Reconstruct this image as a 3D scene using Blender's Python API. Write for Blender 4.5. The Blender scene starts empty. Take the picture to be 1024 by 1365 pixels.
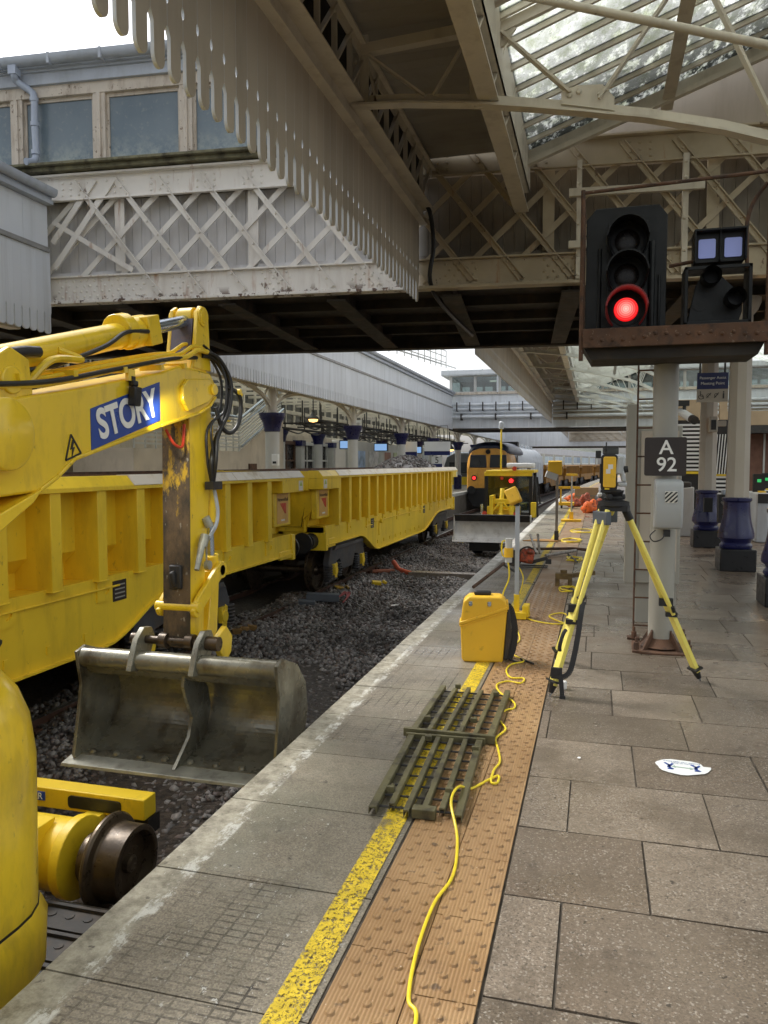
import bpy, bmesh, math, random
import numpy as np
from mathutils import Vector, Matrix
random.seed(7); np.random.seed(7)
R=math.radians
sc=bpy.context.scene; COL=sc.collection
# ------------------------------------------------------------------ materials
class NT:
    def __init__(s,name):
        s.m=bpy.data.materials.new(name); s.m.use_nodes=True; s.t=s.m.node_tree; s.t.nodes.clear()
        s.out=s.n('ShaderNodeOutputMaterial')
    def n(s,t,**k):
        o=s.t.nodes.new(t)
        for a,b in k.items(): setattr(o,a,b)
        return o
    def l(s,a,b): s.t.links.new(a,b)
    def pos(s,scale=(1,1,1),obj=False):
        g=s.n('ShaderNodeTexCoord').outputs['Object'] if obj else s.n('ShaderNodeNewGeometry').outputs['Position']
        m=s.n('ShaderNodeMapping'); m.inputs['Scale'].default_value=scale; s.l(g,m.inputs['Vector']); return m.outputs['Vector']
    def noise(s,scale,det=4,stretch=(1,1,1),rough=.55):
        o=s.n('ShaderNodeTexNoise'); o.inputs['Scale'].default_value=scale; o.inputs['Detail'].default_value=det; o.inputs['Roughness'].default_value=rough
        s.l(s.pos(stretch),o.inputs['Vector']); return o.outputs['Fac']
    def ramp(s,fac,lo,hi,a=0,b=1):
        o=s.n('ShaderNodeMapRange'); o.inputs[1].default_value=lo; o.inputs[2].default_value=hi; o.inputs[3].default_value=a; o.inputs[4].default_value=b
        s.l(fac,o.inputs[0]); return o.outputs[0]
    def mix(s,fac,a,b):
        o=s.n('ShaderNodeMix',data_type='RGBA')
        for i,x in ((0,fac),(6,a),(7,b)):
            if hasattr(x,'is_linked'): s.l(x,o.inputs[i])
            elif i==0: o.inputs[0].default_value=x
            else: o.inputs[i].default_value=(*x,1)
        return o.outputs[2]
    def math(s,op,a,b=None):
        o=s.n('ShaderNodeMath',operation=op)
        for i,x in ((0,a),(1,b)):
            if x is None: continue
            if hasattr(x,'is_linked'): s.l(x,o.inputs[i])
            else: o.inputs[i].default_value=x
        return o.outputs[0]
    def scale(s,col,f):
        o=s.n('ShaderNodeVectorMath',operation='SCALE'); s.l(col,o.inputs[0])
        if hasattr(f,'is_linked'): s.l(f,o.inputs[3])
        else: o.inputs[3].default_value=f
        return o.outputs[0]
    def finish(s,col,rough,metal=0,bump=None,emit=0,spec=.5,alpha=None,bd=.01,coat=0):
        p=s.n('ShaderNodeBsdfPrincipled'); s.bsdf=p
        for k,x in (('Base Color',col),('Roughness',rough),('Metallic',metal),('Alpha',alpha)):
            if x is None: continue
            if hasattr(x,'is_linked'): s.l(x,p.inputs[k])
            else: p.inputs[k].default_value=(*x,1) if k=='Base Color' else x
        p.inputs['Specular IOR Level'].default_value=spec
        if coat: p.inputs['Coat Weight'].default_value=coat; p.inputs['Coat Roughness'].default_value=.12
        if emit:
            p.inputs['Emission Strength'].default_value=emit
            if hasattr(col,'is_linked'): s.l(col,p.inputs['Emission Color'])
            else: p.inputs['Emission Color'].default_value=(*col,1)
        if bump is not None:
            b=s.n('ShaderNodeBump'); b.inputs['Strength'].default_value=.6; b.inputs['Distance'].default_value=bd
            s.l(bump,b.inputs['Height']); s.l(b.outputs[0],p.inputs['Normal'])
        s.l(p.outputs[0],s.out.inputs[0]); return s.m
def mat(name,col,rough=.5,metal=0,var=.12,vs=2.,dirt=None,chip=None,bump=None,emit=0,isl=0,spec=.5,coat=0,wet=0):
    t=NT(name)
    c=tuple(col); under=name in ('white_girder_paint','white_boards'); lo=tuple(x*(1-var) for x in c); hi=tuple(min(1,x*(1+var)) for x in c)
    out=t.mix(t.ramp(t.noise(vs,5),.3,.7),lo,hi)
    if isl:
        g=t.n('ShaderNodeNewGeometry'); out=t.scale(out,t.ramp(g.outputs['Random Per Island'],0,1,1-isl,1+isl))
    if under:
        sx=t.n('ShaderNodeSeparateXYZ'); t.l(t.pos(),sx.inputs[0]); canopy_shade=t.ramp(sx.outputs[0],-2.5,-2.3); lowm=t.math('MULTIPLY',t.ramp(sx.outputs[2],4.02,3.9),t.ramp(t.noise(4.5,7,(1,1,.8),.7),.545,.565)) if 'girder' in name else 0; out=t.mix(lowm,out,t.mix(t.noise(20,5),(.05,.028,.018),(.15,.08,.05)))
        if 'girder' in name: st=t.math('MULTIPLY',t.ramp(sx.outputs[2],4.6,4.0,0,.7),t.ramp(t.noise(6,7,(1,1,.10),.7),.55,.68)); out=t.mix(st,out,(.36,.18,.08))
        out=t.mix(canopy_shade,out,t.mix(t.ramp(t.noise(1.1,5),.35,.65),*(((.34,.275,.18),(.52,.44,.31)) if 'girder' in name else ((.11,.09,.065),(.20,.165,.12)))))  # shade under the canopy painted into girder and board colour
    rg=t.ramp(t.noise(vs*4,4),.3,.7,max(.05,rough-.1-wet),min(1,rough+.1))
    for d in (dirt if isinstance(dirt,list) else [dirt] if dirt else []):
        dc,amt,scl,st,a,b=d
        f=t.ramp(t.noise(scl,8,(1,1,st),.65),a,b,0,amt); out=t.mix(f,out,dc)
    if chip:
        cc,scl,th=chip
        f=t.math('MULTIPLY',t.ramp(t.noise(scl,7,(1,1,.7),.7),th,th+.015),t.ramp(t.noise(scl*.12,2),.42,.55)); out=t.mix(f,out,cc); rg=t.mix(f,(rough,)*3,(.85,)*3)
    b=t.noise(bump[0],6) if bump else None
    return t.finish(out,rg,metal,b,emit,spec,bd=bump[1] if bump else .01,coat=coat)
RUST=(.12,.045,.018); GRIME=(.045,.035,.025)
YW=mat('wagon_yellow',(.86,.60,.03),.42,var=.10,vs=.9,dirt=[(GRIME,.30,1.6,.3,.54,.80),((.42,.25,.02),.5,5,.2,.52,.8),((.10,.06,.03),.5,2.2,.06,.60,.80),((.20,.12,.04),.5,14,.5,.62,.72)],chip=(RUST,14,.69),bump=(9,.002))
YWF=mat('wagon_yellow_dusty',(.42,.20,.025),.6,var=.2,vs=.5,dirt=[(GRIME,.6,1.2,.3,.4,.7)])
YE=mat('machine_yellow',(.84,.575,.022),.3,var=.08,vs=1.5,dirt=[(GRIME,.5,3,.4,.55,.78),((.40,.24,.03),.55,11,.3,.52,.75),((.08,.06,.03),.6,22,.6,.63,.72)],chip=((.08,.05,.03),16,.70),bump=(60,.0006),coat=.4)
YB=mat('bright_yellow',(.80,.56,.02),.45,var=.07,vs=4,dirt=[(GRIME,.3,9,1,.55,.75)],chip=((.1,.07,.03),30,.68))
YC=mat('case_yellow',(.78,.46,.025),.5,var=.05,vs=3,dirt=[((.25,.13,.02),.6,14,1,.60,.72)],bump=(120,.0005))
t=NT('arm_worn'); sx=t.n('ShaderNodeSeparateXYZ'); t.l(t.pos(),sx.inputs[0]); th=t.ramp(sx.outputs[2],.85,1.75,.26,.0); nn=t.math('ADD',t.noise(9,8,(1,1,.45),.72),th)
c=t.mix(t.ramp(nn,.50,.58),t.mix(t.noise(6,4),(.50,.30,.02),(.62,.40,.03)),t.mix(t.ramp(t.noise(7,7,(1,1,.6),.7),.4,.6),(.045,.036,.026),(.15,.10,.055))); c=t.mix(t.ramp(t.noise(40,6,(1,1,.5)),.64,.7,0,.7),c,(.35,.33,.28)); ARMF=t.finish(c,.55,bump=nn,bd=.006)
YA=mat('arm_worn',(.62,.37,.02),.5,dirt=[((.05,.042,.033),1,2.2,.35,.40,.50),((.12,.05,.02),.7,7,.4,.55,.6)],bump=(18,.004))
STEEL=mat('bucket_steel',(.235,.228,.18),.34,metal=.4,var=.3,vs=2,dirt=[((.30,.27,.20),.6,3,.5,.5,.75),((.06,.045,.025),.9,4,.6,.50,.68),((.33,.31,.25),.5,34,1,.60,.70)],bump=(40,.002),wet=.1)
STEELB=mat('bucket_lip_steel',(.36,.36,.31),.42,metal=.4,var=.25,vs=6,dirt=[(GRIME,.6,11,1,.5,.75)],bump=(60,.002))
BLADE=mat('blade_steel',(.70,.70,.68),.38,metal=.15,var=.12,vs=3,dirt=[((.2,.17,.13),.5,5,1,.5,.75)])
DKS=mat('dark_steel',(.035,.034,.034),.55,metal=.2,var=.3,vs=4,dirt=[((.12,.08,.05),.4,7,1,.5,.7)],bump=(40,.002))
BOGIE=mat('bogie_grey',(.06,.062,.07),.6,var=.25,vs=3,dirt=[((.09,.06,.035),.7,4,1,.45,.7)])
WHEELR=mat('wheel_rust',(.085,.062,.04),.33,metal=.5,var=.4,vs=5,dirt=[((.02,.015,.012),.7,8,1,.5,.7)],bump=(40,.002))
BLACK=mat('black_plastic',(.012,.012,.013),.5,var=.2,vs=5)
RUBBER=mat('rubber_hose',(.016,.016,.017),.4,var=.3,vs=8)
CHROME=mat('cylinder_chrome',(.42,.48,.56),.18,metal=.85,var=.1,vs=8)
CREAM=mat('cream_paint',(.60,.55,.46),.55,var=.07,vs=1.2,dirt=[((.26,.21,.15),.5,3.2,.25,.5,.8),(RUST,.45,7,.2,.66,.74)],chip=((.10,.06,.04),9,.70),bump=(25,.001))
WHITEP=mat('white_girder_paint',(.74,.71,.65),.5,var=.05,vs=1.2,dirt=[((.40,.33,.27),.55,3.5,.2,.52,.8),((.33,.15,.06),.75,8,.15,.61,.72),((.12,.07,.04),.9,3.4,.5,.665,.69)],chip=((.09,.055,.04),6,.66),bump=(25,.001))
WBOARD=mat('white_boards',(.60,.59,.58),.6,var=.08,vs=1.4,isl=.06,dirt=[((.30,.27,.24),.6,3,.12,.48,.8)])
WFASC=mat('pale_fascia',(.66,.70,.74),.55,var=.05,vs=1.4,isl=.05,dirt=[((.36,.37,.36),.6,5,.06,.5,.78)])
WFASC2=mat('pale_fascia_flat',(.68,.72,.76),.55,var=.05,vs=1.4,dirt=[((.40,.42,.42),.55,4,.06,.5,.78)])
VAL=mat('canopy_boards',(.45,.39,.31),.6,var=.07,vs=1.1,isl=.07,dirt=[((.19,.145,.10),.45,2.5,.12,.5,.8)],bump=(30,.0008))
CEIL=mat('ceiling_boards',(.33,.30,.25),.65,var=.08,vs=1.,isl=.08,dirt=[((.2,.16,.12),.45,2,1,.5,.75)])
CANS=mat('canopy_steel',(.60,.55,.455),.5,var=.08,vs=1.5,dirt=[((.22,.17,.12),.55,4,.3,.5,.78)],chip=(RUST,10,.71),bump=(30,.001))
CANW=mat('canopy_steel_white',(.66,.67,.64),.5,var=.07,vs=1.5,dirt=[((.3,.28,.24),.5,4,.3,.5,.78)])
SIGW=mat('old_window_paint',(.56,.50,.42),.6,var=.08,vs=3,dirt=[((.25,.18,.12),.7,8,.25,.5,.72)],chip=((.2,.15,.11),16,.60))
MOSS=mat('mossy_sill',(.16,.15,.09),.85,var=.4,vs=7,dirt=[((.035,.03,.02),.8,5,1,.5,.65)])
LEAD=mat('lead_flashing',(.42,.46,.52),.5,var=.1,vs=2,dirt=[((.2,.2,.2),.5,4,.4,.5,.8)])
PIPEG=mat('downpipe_grey',(.38,.43,.52),.45,var=.08,vs=3)
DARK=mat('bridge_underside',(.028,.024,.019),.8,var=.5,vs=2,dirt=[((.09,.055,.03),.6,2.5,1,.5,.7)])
RUSTY=mat('rusty_steel',(.10,.05,.028),.8,var=.35,vs=5,dirt=[((.03,.02,.016),.8,9,1,.5,.65),((.3,.26,.2),.5,30,1,.62,.68)],bump=(40,.003))
RAILM=mat('rail_rust',(.075,.035,.022),.7,var=.3,vs=4)
RAILT=mat('rail_shine',(.33,.32,.31),.3,metal=.8,var=.2,vs=2)
SLEEP=mat('sleeper_concrete',(.24,.22,.19),.8,var=.15,vs=4)
POSTG=mat('post_grey',(.34,.33,.29),.5,var=.07,vs=2,dirt=[((.2,.17,.12),.4,3,.2,.5,.8)])
CABG=mat('cabinet_grey',(.40,.42,.43),.4,var=.04,vs=3,dirt=[((.25,.24,.22),.4,4,.3,.55,.8)])
SIGB=mat('signal_black',(.0085,.0095,.011),.5,spec=.3,var=.25,vs=4,bump=(80,.0006))
BLUE=mat('column_blue',(.010,.012,.075),.33,var=.2,vs=4,coat=.12)
COLP=mat('column_paint',(.47,.42,.35),.5,var=.06,vs=2,dirt=[((.25,.19,.13),.4,3,.2,.5,.8)])
COLW=mat('column_pale',(.50,.50,.48),.55,var=.06,vs=2)
PLINTH=mat('plinth_black',(.007,.007,.008),.35,var=.3,vs=4)
SANDST=mat('sandstone',(.52,.46,.38),.85,var=.12,vs=1.5,isl=.12,dirt=[((.18,.15,.12),.5,2,.4,.5,.75)])
BRICK=mat('red_brick',(.17,.085,.06),.85,var=.2,vs=5)
WHITE=mat('white_plain',(.78,.79,.79),.5,var=.03)
LETW=mat('letter_white',(.82,.82,.80),.5,var=.02)
LETD=mat('letter_dark',(.02,.02,.02),.5,var=.02)
SBLUE=mat('sign_blue',(.022,.065,.32),.35,var=.04)
NAVY=mat('sign_navy',(.012,.02,.11),.35,var=.04)
SDARK=mat('plate_dark',(.028,.02,.018),.5,var=.2,vs=5)
LABEL=mat('label_white',(.72,.70,.64),.5,var=.04)
LABY=mat('label_ochre',(.62,.36,.10),.5,var=.1,vs=5)
RED=mat('red_mark',(.55,.05,.02),.4)
ORANGE=mat('orange_hi_vis',(.72,.13,.02),.6,var=.35,vs=7,dirt=((.10,.03,.02),.8,9,1,.52,.6))
ORP=mat('orange_pipe',(.62,.13,.07),.45,var=.1,vs=5)
SAWO=mat('saw_orange',(.42,.07,.025),.5,var=.3,vs=12,dirt=[((.05,.03,.02),.8,20,1,.45,.6)])
GRATE=mat('steel_ramp_green',(.125,.112,.055),.5,metal=.15,var=.3,vs=6,dirt=[((.03,.025,.018),.8,9,1,.5,.65),((.15,.14,.06),.5,4,1,.5,.7)],bump=(70,.0015))
TRI=mat('tripod_yellow',(.86,.74,.16),.4,var=.05,vs=6,dirt=[((.3,.25,.1),.5,16,1,.6,.75)])
TIMB=mat('timber_wet',(.23,.20,.17),.35,var=.2,vs=4,wet=.1)
CARD=mat('cardboard',(.33,.22,.12),.8)
GREYB=mat('box_greyblue',(.10,.115,.135),.5,var=.2)
LOCOO=mat('loco_orange',(.74,.37,.06),.4,var=.08,vs=2,dirt=[(GRIME,.4,3,.5,.5,.75)])
LOCOB=mat('loco_blue',(.02,.028,.055),.4,var=.2)
LOCOS=mat('loco_silver',(.50,.54,.58),.45,var=.1,vs=2,dirt=[(GRIME,.4,2,.2,.5,.75)])
GLASSD=mat('dark_glass',(.025,.03,.035),.08,var=.2,vs=2,spec=.8)
STRAP=mat('strap_black',(.02,.02,.022),.6,var=.2,vs=8)
CABLE=mat('cable_yellow',(.85,.66,.03),.4,var=.06,vs=20)
TACT=None
def water():pass
# window glass of the footbridge: grubby blue grey, condensation below, reflection gradient painted in
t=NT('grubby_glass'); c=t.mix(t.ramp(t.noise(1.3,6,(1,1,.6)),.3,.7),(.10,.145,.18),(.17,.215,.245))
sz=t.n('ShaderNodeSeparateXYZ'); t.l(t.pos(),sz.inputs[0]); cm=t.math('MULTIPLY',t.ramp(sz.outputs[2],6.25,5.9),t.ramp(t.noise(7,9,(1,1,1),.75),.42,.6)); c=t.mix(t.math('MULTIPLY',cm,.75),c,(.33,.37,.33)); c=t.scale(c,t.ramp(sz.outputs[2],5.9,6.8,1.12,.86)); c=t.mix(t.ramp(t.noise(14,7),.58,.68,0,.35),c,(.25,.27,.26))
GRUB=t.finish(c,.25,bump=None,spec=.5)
t=NT('bridge_glass'); c=t.mix(t.ramp(t.noise(.6,3),.3,.7),(.20,.24,.26),(.36,.42,.45)); BGLASS=t.finish(c,.12,spec=.8)
# roof glazing: wet, white with algae, lets daylight through
t=NT('roof_glazing')
al=t.ramp(t.noise(4,10,(1.5,.9,1.5),.78),.44,.62,0,.85); blk=t.ramp(t.noise(9,9,(1.5,.9,1.5),.75),.66,.68)
low=t.ramp(t.n('ShaderNodeSeparateXYZ').outputs[2],0,1)
c=t.mix(al,(.80,.84,.82),(.44,.50,.33)); c=t.scale(c,t.ramp(t.noise(.9,4),.35,.65,.7,1.15)); c=t.mix(t.ramp(t.noise(40,6),.6,.66,0,.5),c,(.2,.22,.12)); 
sx=t.n('ShaderNodeSeparateXYZ'); t.l(t.pos(),sx.inputs[0])
edge=t.math('MULTIPLY',t.ramp(sx.outputs[1],6.6,10.2,0,1),t.ramp(t.noise(5,9,(1.6,.8,1.6),.78),.42,.5))
yfar=t.ramp(sx.outputs[1],11,12,1,0); edge=t.math('MULTIPLY',edge,yfar)
c=t.mix(t.math('MAXIMUM',blk,edge),c,(.02,.022,.018))
tr=t.n('ShaderNodeBsdfTranslucent'); t.l(c,tr.inputs[0]); tp=t.n('ShaderNodeBsdfTransparent'); t.l(c,tp.inputs[0])
gl=t.n('ShaderNodeBsdfDiffuse'); t.l(c,gl.inputs[0])
m1=t.n('ShaderNodeMixShader'); m1.inputs[0].default_value=.22; t.l(tr.outputs[0],m1.inputs[1]); t.l(tp.outputs[0],m1.inputs[2])
m2=t.n('ShaderNodeMixShader'); m2.inputs[0].default_value=.12; t.l(m1.outputs[0],m2.inputs[1]); t.l(gl.outputs[0],m2.inputs[2])
t.l(m2.outputs[0],t.out.inputs[0]); GLAZ=t.m
# clear-ish cab glass
t=NT('cab_glass'); tp=t.n('ShaderNodeBsdfTransparent'); tp.inputs[0].default_value=(.35,.42,.42,1); g=t.n('ShaderNodeBsdfGlossy'); g.inputs['Roughness'].default_value=.05
m=t.n('ShaderNodeMixShader'); m.inputs[0].default_value=.15; t.l(tp.outputs[0],m.inputs[1]); t.l(g.outputs[0],m.inputs[2]); t.l(m.outputs[0],t.out.inputs[0]); CABGL=t.m
def emis(name,c,s):
    t=NT(name); e=t.n('ShaderNodeEmission'); e.inputs[0].default_value=(*c,1); e.inputs[1].default_value=s; t.l(e.outputs[0],t.out.inputs[0]); return t.m
LAMPW=emis('lamp_warm',(1,.55,.16),3.5); LAMPC=emis('lamp_white',(1,.9,.72),2.0); TAIL=emis('tail_red',(1,.03,.03),2.5); GREENL=emis('gate_green',(.08,.7,.2),.7); SCREEN=emis('screen_blue',(.35,.6,1),.7)
# red signal lens: hot centre, rings
t=NT('signal_red_lens'); sx=t.n('ShaderNodeSeparateXYZ'); t.l(t.pos(),sx.inputs[0]); dx=t.math('SUBTRACT',sx.outputs[0],.195); dz=t.math('SUBTRACT',sx.outputs[2],2.655)
rr=t.math('SQRT',t.math('ADD',t.math('MULTIPLY',dx,dx),t.math('MULTIPLY',dz,dz))); rg=t.math('MULTIPLY',t.math('SINE',t.math('MULTIPLY',rr,420)),.12); f=t.math('ADD',t.ramp(rr,.0,.095,1,0),rg)
e=t.n('ShaderNodeEmission'); t.l(t.mix(t.ramp(f,.15,1),(1,.010,.014),(1,.26,.22)),e.inputs[0]); t.l(t.ramp(f,0,1,.85,2.6),e.inputs[1]); t.l(e.outputs[0],t.out.inputs[0]); REDL=t.m
LENSD=mat('dark_lens',(.016,.012,.011),.3,var=.6,vs=40,spec=.3)
t=NT('indicator_glass'); IND=t.finish((.20,.24,.52),.2,emit=.25)
# ---- ground materials
def mk_slab():
    t=NT('flagstone'); g=t.n('ShaderNodeNewGeometry').outputs['Random Per Island']
    c=t.mix(g,(.150,.116,.086),(.250,.205,.160)); r2=t.math('FRACT',t.math('MULTIPLY',g,7.31)); c=t.mix(t.ramp(r2,.72,.78,0,.85),c,(.135,.108,.082))
    c=t.scale(c,t.ramp(t.noise(.9,4),.3,.7,.82,1.15))
    def grain(sc):
        v=t.n('ShaderNodeTexVoronoi'); v.inputs['Scale'].default_value=sc; t.l(t.pos(),v.inputs['Vector']); return t.n('ShaderNodeSeparateColor'),v
    sp,v=grain(170); t.l(v.outputs['Color'],sp.inputs[0]); c=t.scale(c,t.ramp(sp.outputs[0],0,1,.74,1.26)); c=t.mix(t.ramp(sp.outputs[1],.91,.93,0,.6),c,(.42,.38,.33)); c=t.mix(t.ramp(sp.outputs[2],.90,.93,0,.5),c,(.05,.042,.035))
    c=t.mix(t.ramp(t.noise(1.7,9,(1,1,1),.72),.48,.62,0,.55),c,(.10,.078,.055)); c=t.mix(t.ramp(t.noise(.6,6),.5,.62,0,.35),c,(.24,.20,.155))
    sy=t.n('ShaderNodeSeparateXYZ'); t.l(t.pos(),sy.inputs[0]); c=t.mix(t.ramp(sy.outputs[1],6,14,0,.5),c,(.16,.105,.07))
    c=t.mix(t.ramp(t.noise(3.3,9,(1,1,1),.75),.57,.68,0,.7),c,(.07,.055,.043)); c=t.mix(t.ramp(t.noise(30,3),.68,.70,0,.75),c,(.04,.035,.03)); c=t.mix(t.ramp(t.noise(29,2),.755,.77),c,(.5,.48,.44))
    rg=t.ramp(t.noise(1.6,5),.35,.68,.18,.5); b=t.math('ADD',t.noise(160,3),t.math('MULTIPLY',t.noise(6,4),2)); return t.finish(c,rg,bump=b,bd=.0022)
SLAB=mk_slab()
def mk_deck():
    t=NT('platform_edge_slab'); g=t.n('ShaderNodeNewGeometry').outputs['Random Per Island']
    c=t.mix(g,(.195,.168,.125),(.255,.222,.170)); vv=t.n('ShaderNodeTexVoronoi'); vv.inputs['Scale'].default_value=185; t.l(t.pos(),vv.inputs['Vector']); sp=t.n('ShaderNodeSeparateColor'); t.l(vv.outputs['Color'],sp.inputs[0]); c=t.scale(c,t.ramp(sp.outputs[0],0,1,.66,1.36)); c=t.mix(t.ramp(t.noise(2.6,9,(1,1,1),.72),.50,.64,0,.5),c,(.10,.088,.062)); c=t.mix(t.ramp(t.noise(1.0,7,(1,1,1),.7),.54,.66,0,.45),c,(.30,.29,.24)); c=t.scale(c,t.ramp(t.noise(1.1,5),.3,.7,.7,1.25))
    c=t.mix(t.ramp(t.noise(.8,6,(1,1,1),.6),.5,.62,0,.5),c,(.12,.125,.085))
    # worn grid of anti slip grooves
    br=t.n('ShaderNodeTexBrick'); br.offset=0; br.inputs['Scale'].default_value=1; br.inputs['Mortar Size'].default_value=.0048; br.inputs['Mortar Smooth'].default_value=.3
    br.inputs['Brick Width'].default_value=.062; br.inputs['Row Height'].default_value=.034; t.l(t.pos(),br.inputs['Vector'])
    gm=t.math('MULTIPLY',br.outputs['Fac'],t.ramp(t.noise(1.9,7,(1,1,1),.7),.42,.62)); gm=t.math('MULTIPLY',gm,t.ramp(t.noise(11,5),.25,.48));
    sx=t.n('ShaderNodeSeparateXYZ'); t.l(t.pos(),sx.inputs[0]); inb=t.math('MULTIPLY',t.ramp(sx.outputs[0],-1.40,-1.385),t.ramp(sx.outputs[0],-.90,-.89,1,0)); gm=t.math('MULTIPLY',gm,inb); gm=t.math('MULTIPLY',gm,t.math('MAXIMUM',t.ramp(sx.outputs[1],2.48,2.5,1,0),t.ramp(sx.outputs[1],3.85,3.88)))
    c=t.mix(t.math('MULTIPLY',gm,.95),c,(.04,.032,.024))
    cop=t.ramp(sx.outputs[0],-1.43,-1.40,1,0); cc=t.mix(t.ramp(t.noise(12,9,(1,1,1),.75),.36,.62),(.15,.135,.095),(.44,.41,.33)); c=t.mix(cop,c,cc)
    wl=t.math('MULTIPLY',t.ramp(sx.outputs[0],-1.46,-1.45),t.ramp(sx.outputs[0],-1.40,-1.39,1,0)); wl=t.math('MULTIPLY',wl,t.ramp(t.noise(14,10,(1,.5,1),.82),.50,.56,0,.85)); c=t.mix(wl,c,(.62,.62,.58))
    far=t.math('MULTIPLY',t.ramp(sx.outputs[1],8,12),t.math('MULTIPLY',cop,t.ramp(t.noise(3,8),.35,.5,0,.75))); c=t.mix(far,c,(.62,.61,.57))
    sp=t.math('MULTIPLY',t.ramp(t.noise(24,8,(1.6,1,1),.8),.60,.62),t.ramp(t.noise(1.3,2),.50,.56)); c=t.mix(sp,c,(.6,.59,.56))
    c=t.mix(t.ramp(t.noise(16,4),.66,.72,0,.85),c,(.045,.038,.03)); c=t.mix(t.ramp(t.noise(2.2,9,(1,1,1),.74),.55,.68,0,.75),c,(.065,.055,.042)); c=t.mix(t.ramp(t.noise(180,2),.55,.75,0,.45),c,(.36,.34,.30))
    b=t.math('SUBTRACT',t.math('ADD',t.noise(120,3),t.math('MULTIPLY',t.noise(9,4),1.5)),t.math('MULTIPLY',gm,2)); rg=t.ramp(t.noise(1.2,5),.35,.65,.26,.65)
    return t.finish(c,rg,bump=b,bd=.0022)
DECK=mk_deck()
def mk_tact():
    t=NT('tactile_orange'); g=t.n('ShaderNodeNewGeometry').outputs['Random Per Island']
    c=t.mix(t.ramp(t.noise(2.1,6),.3,.7),(.30,.175,.075),(.42,.265,.13)); w=t.n('ShaderNodeTexWave'); w.bands_direction='X'; w.inputs['Scale'].default_value=26; w.inputs['Distortion'].default_value=.25; t.l(t.pos(),w.inputs['Vector'])
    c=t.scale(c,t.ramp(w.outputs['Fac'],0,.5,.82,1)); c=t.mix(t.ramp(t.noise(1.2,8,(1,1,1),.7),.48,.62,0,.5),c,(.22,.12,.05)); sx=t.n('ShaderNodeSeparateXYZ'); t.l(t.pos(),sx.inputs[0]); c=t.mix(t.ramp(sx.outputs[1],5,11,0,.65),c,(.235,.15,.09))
    c=t.mix(t.ramp(t.noise(20,7),.62,.70,0,.8),c,(.07,.045,.03)); c=t.mix(t.ramp(t.noise(2.6,8,(1,1,1),.7),.56,.72,0,.55),c,(.13,.08,.045)); c=t.mix(t.ramp(t.noise(60,2),.74,.76),c,(.55,.45,.35))
    b=t.math('ADD',w.outputs['Fac'],t.noise(90,3)); return t.finish(c,t.ramp(t.noise(1.3,4),.35,.65,.3,.6),bump=b,bd=.002)
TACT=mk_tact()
TACTL=mat('tactile_side',(.30,.17,.075),.6)
JOINT=mat('joint_dark',(.07,.058,.046),.9,var=.5,vs=20)
def mk_line(name,col,thr):
    t=NT(name); a=t.math('MULTIPLY',t.ramp(t.noise(75,8,(1,.8,1),.85),thr,thr+.03),t.ramp(t.noise(5,9,(1,.8,1),.8),.36,.39)); a2=t.ramp(t.noise(2.2,3),.57,.63,1,.25); al=t.math('MULTIPLY',a,a2)
    c=t.mix(t.ramp(t.noise(12,4),.4,.7),col,tuple(x*.7 for x in col)); return t.finish(c,.5,alpha=al,bump=t.noise(120,3),bd=.002)
YLINE=mk_line('yellow_line_paint',(.78,.56,.03),.455)
def mk_ball():
    t=NT('ballast'); v=t.n('ShaderNodeTexVoronoi'); v.inputs['Scale'].default_value=19; t.l(t.pos(),v.inputs['Vector'])
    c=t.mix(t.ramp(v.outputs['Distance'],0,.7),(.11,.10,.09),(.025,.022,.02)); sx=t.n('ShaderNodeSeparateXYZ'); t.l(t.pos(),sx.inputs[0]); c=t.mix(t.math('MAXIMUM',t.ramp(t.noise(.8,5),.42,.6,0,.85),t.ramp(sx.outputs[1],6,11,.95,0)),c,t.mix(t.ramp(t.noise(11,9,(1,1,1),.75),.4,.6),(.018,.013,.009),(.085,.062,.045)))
    return t.finish(c,.6,bump=t.math('ADD',t.math('MULTIPLY',v.outputs['Distance'],-3),t.math('MULTIPLY',t.noise(14,8,(1,1,1),.75),4)),bd=.035)
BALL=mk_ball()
def mk_stone():
    t=NT('ballast_stone'); g=t.n('ShaderNodeNewGeometry').outputs['Random Per Island']; c=t.mix(g,(.07,.064,.06),(.36,.34,.325)); r2=t.math('FRACT',t.math('MULTIPLY',g,9.7)); c=t.mix(t.ramp(r2,.6,.9,0,.65),c,(.15,.095,.075))
    c=t.scale(c,t.ramp(t.noise(.7,5),.35,.65,.45,1.2)); return t.finish(c,t.ramp(t.math('FRACT',t.math('MULTIPLY',g,5.3)),0,1,.3,.75))
STONE=mk_stone()
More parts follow.
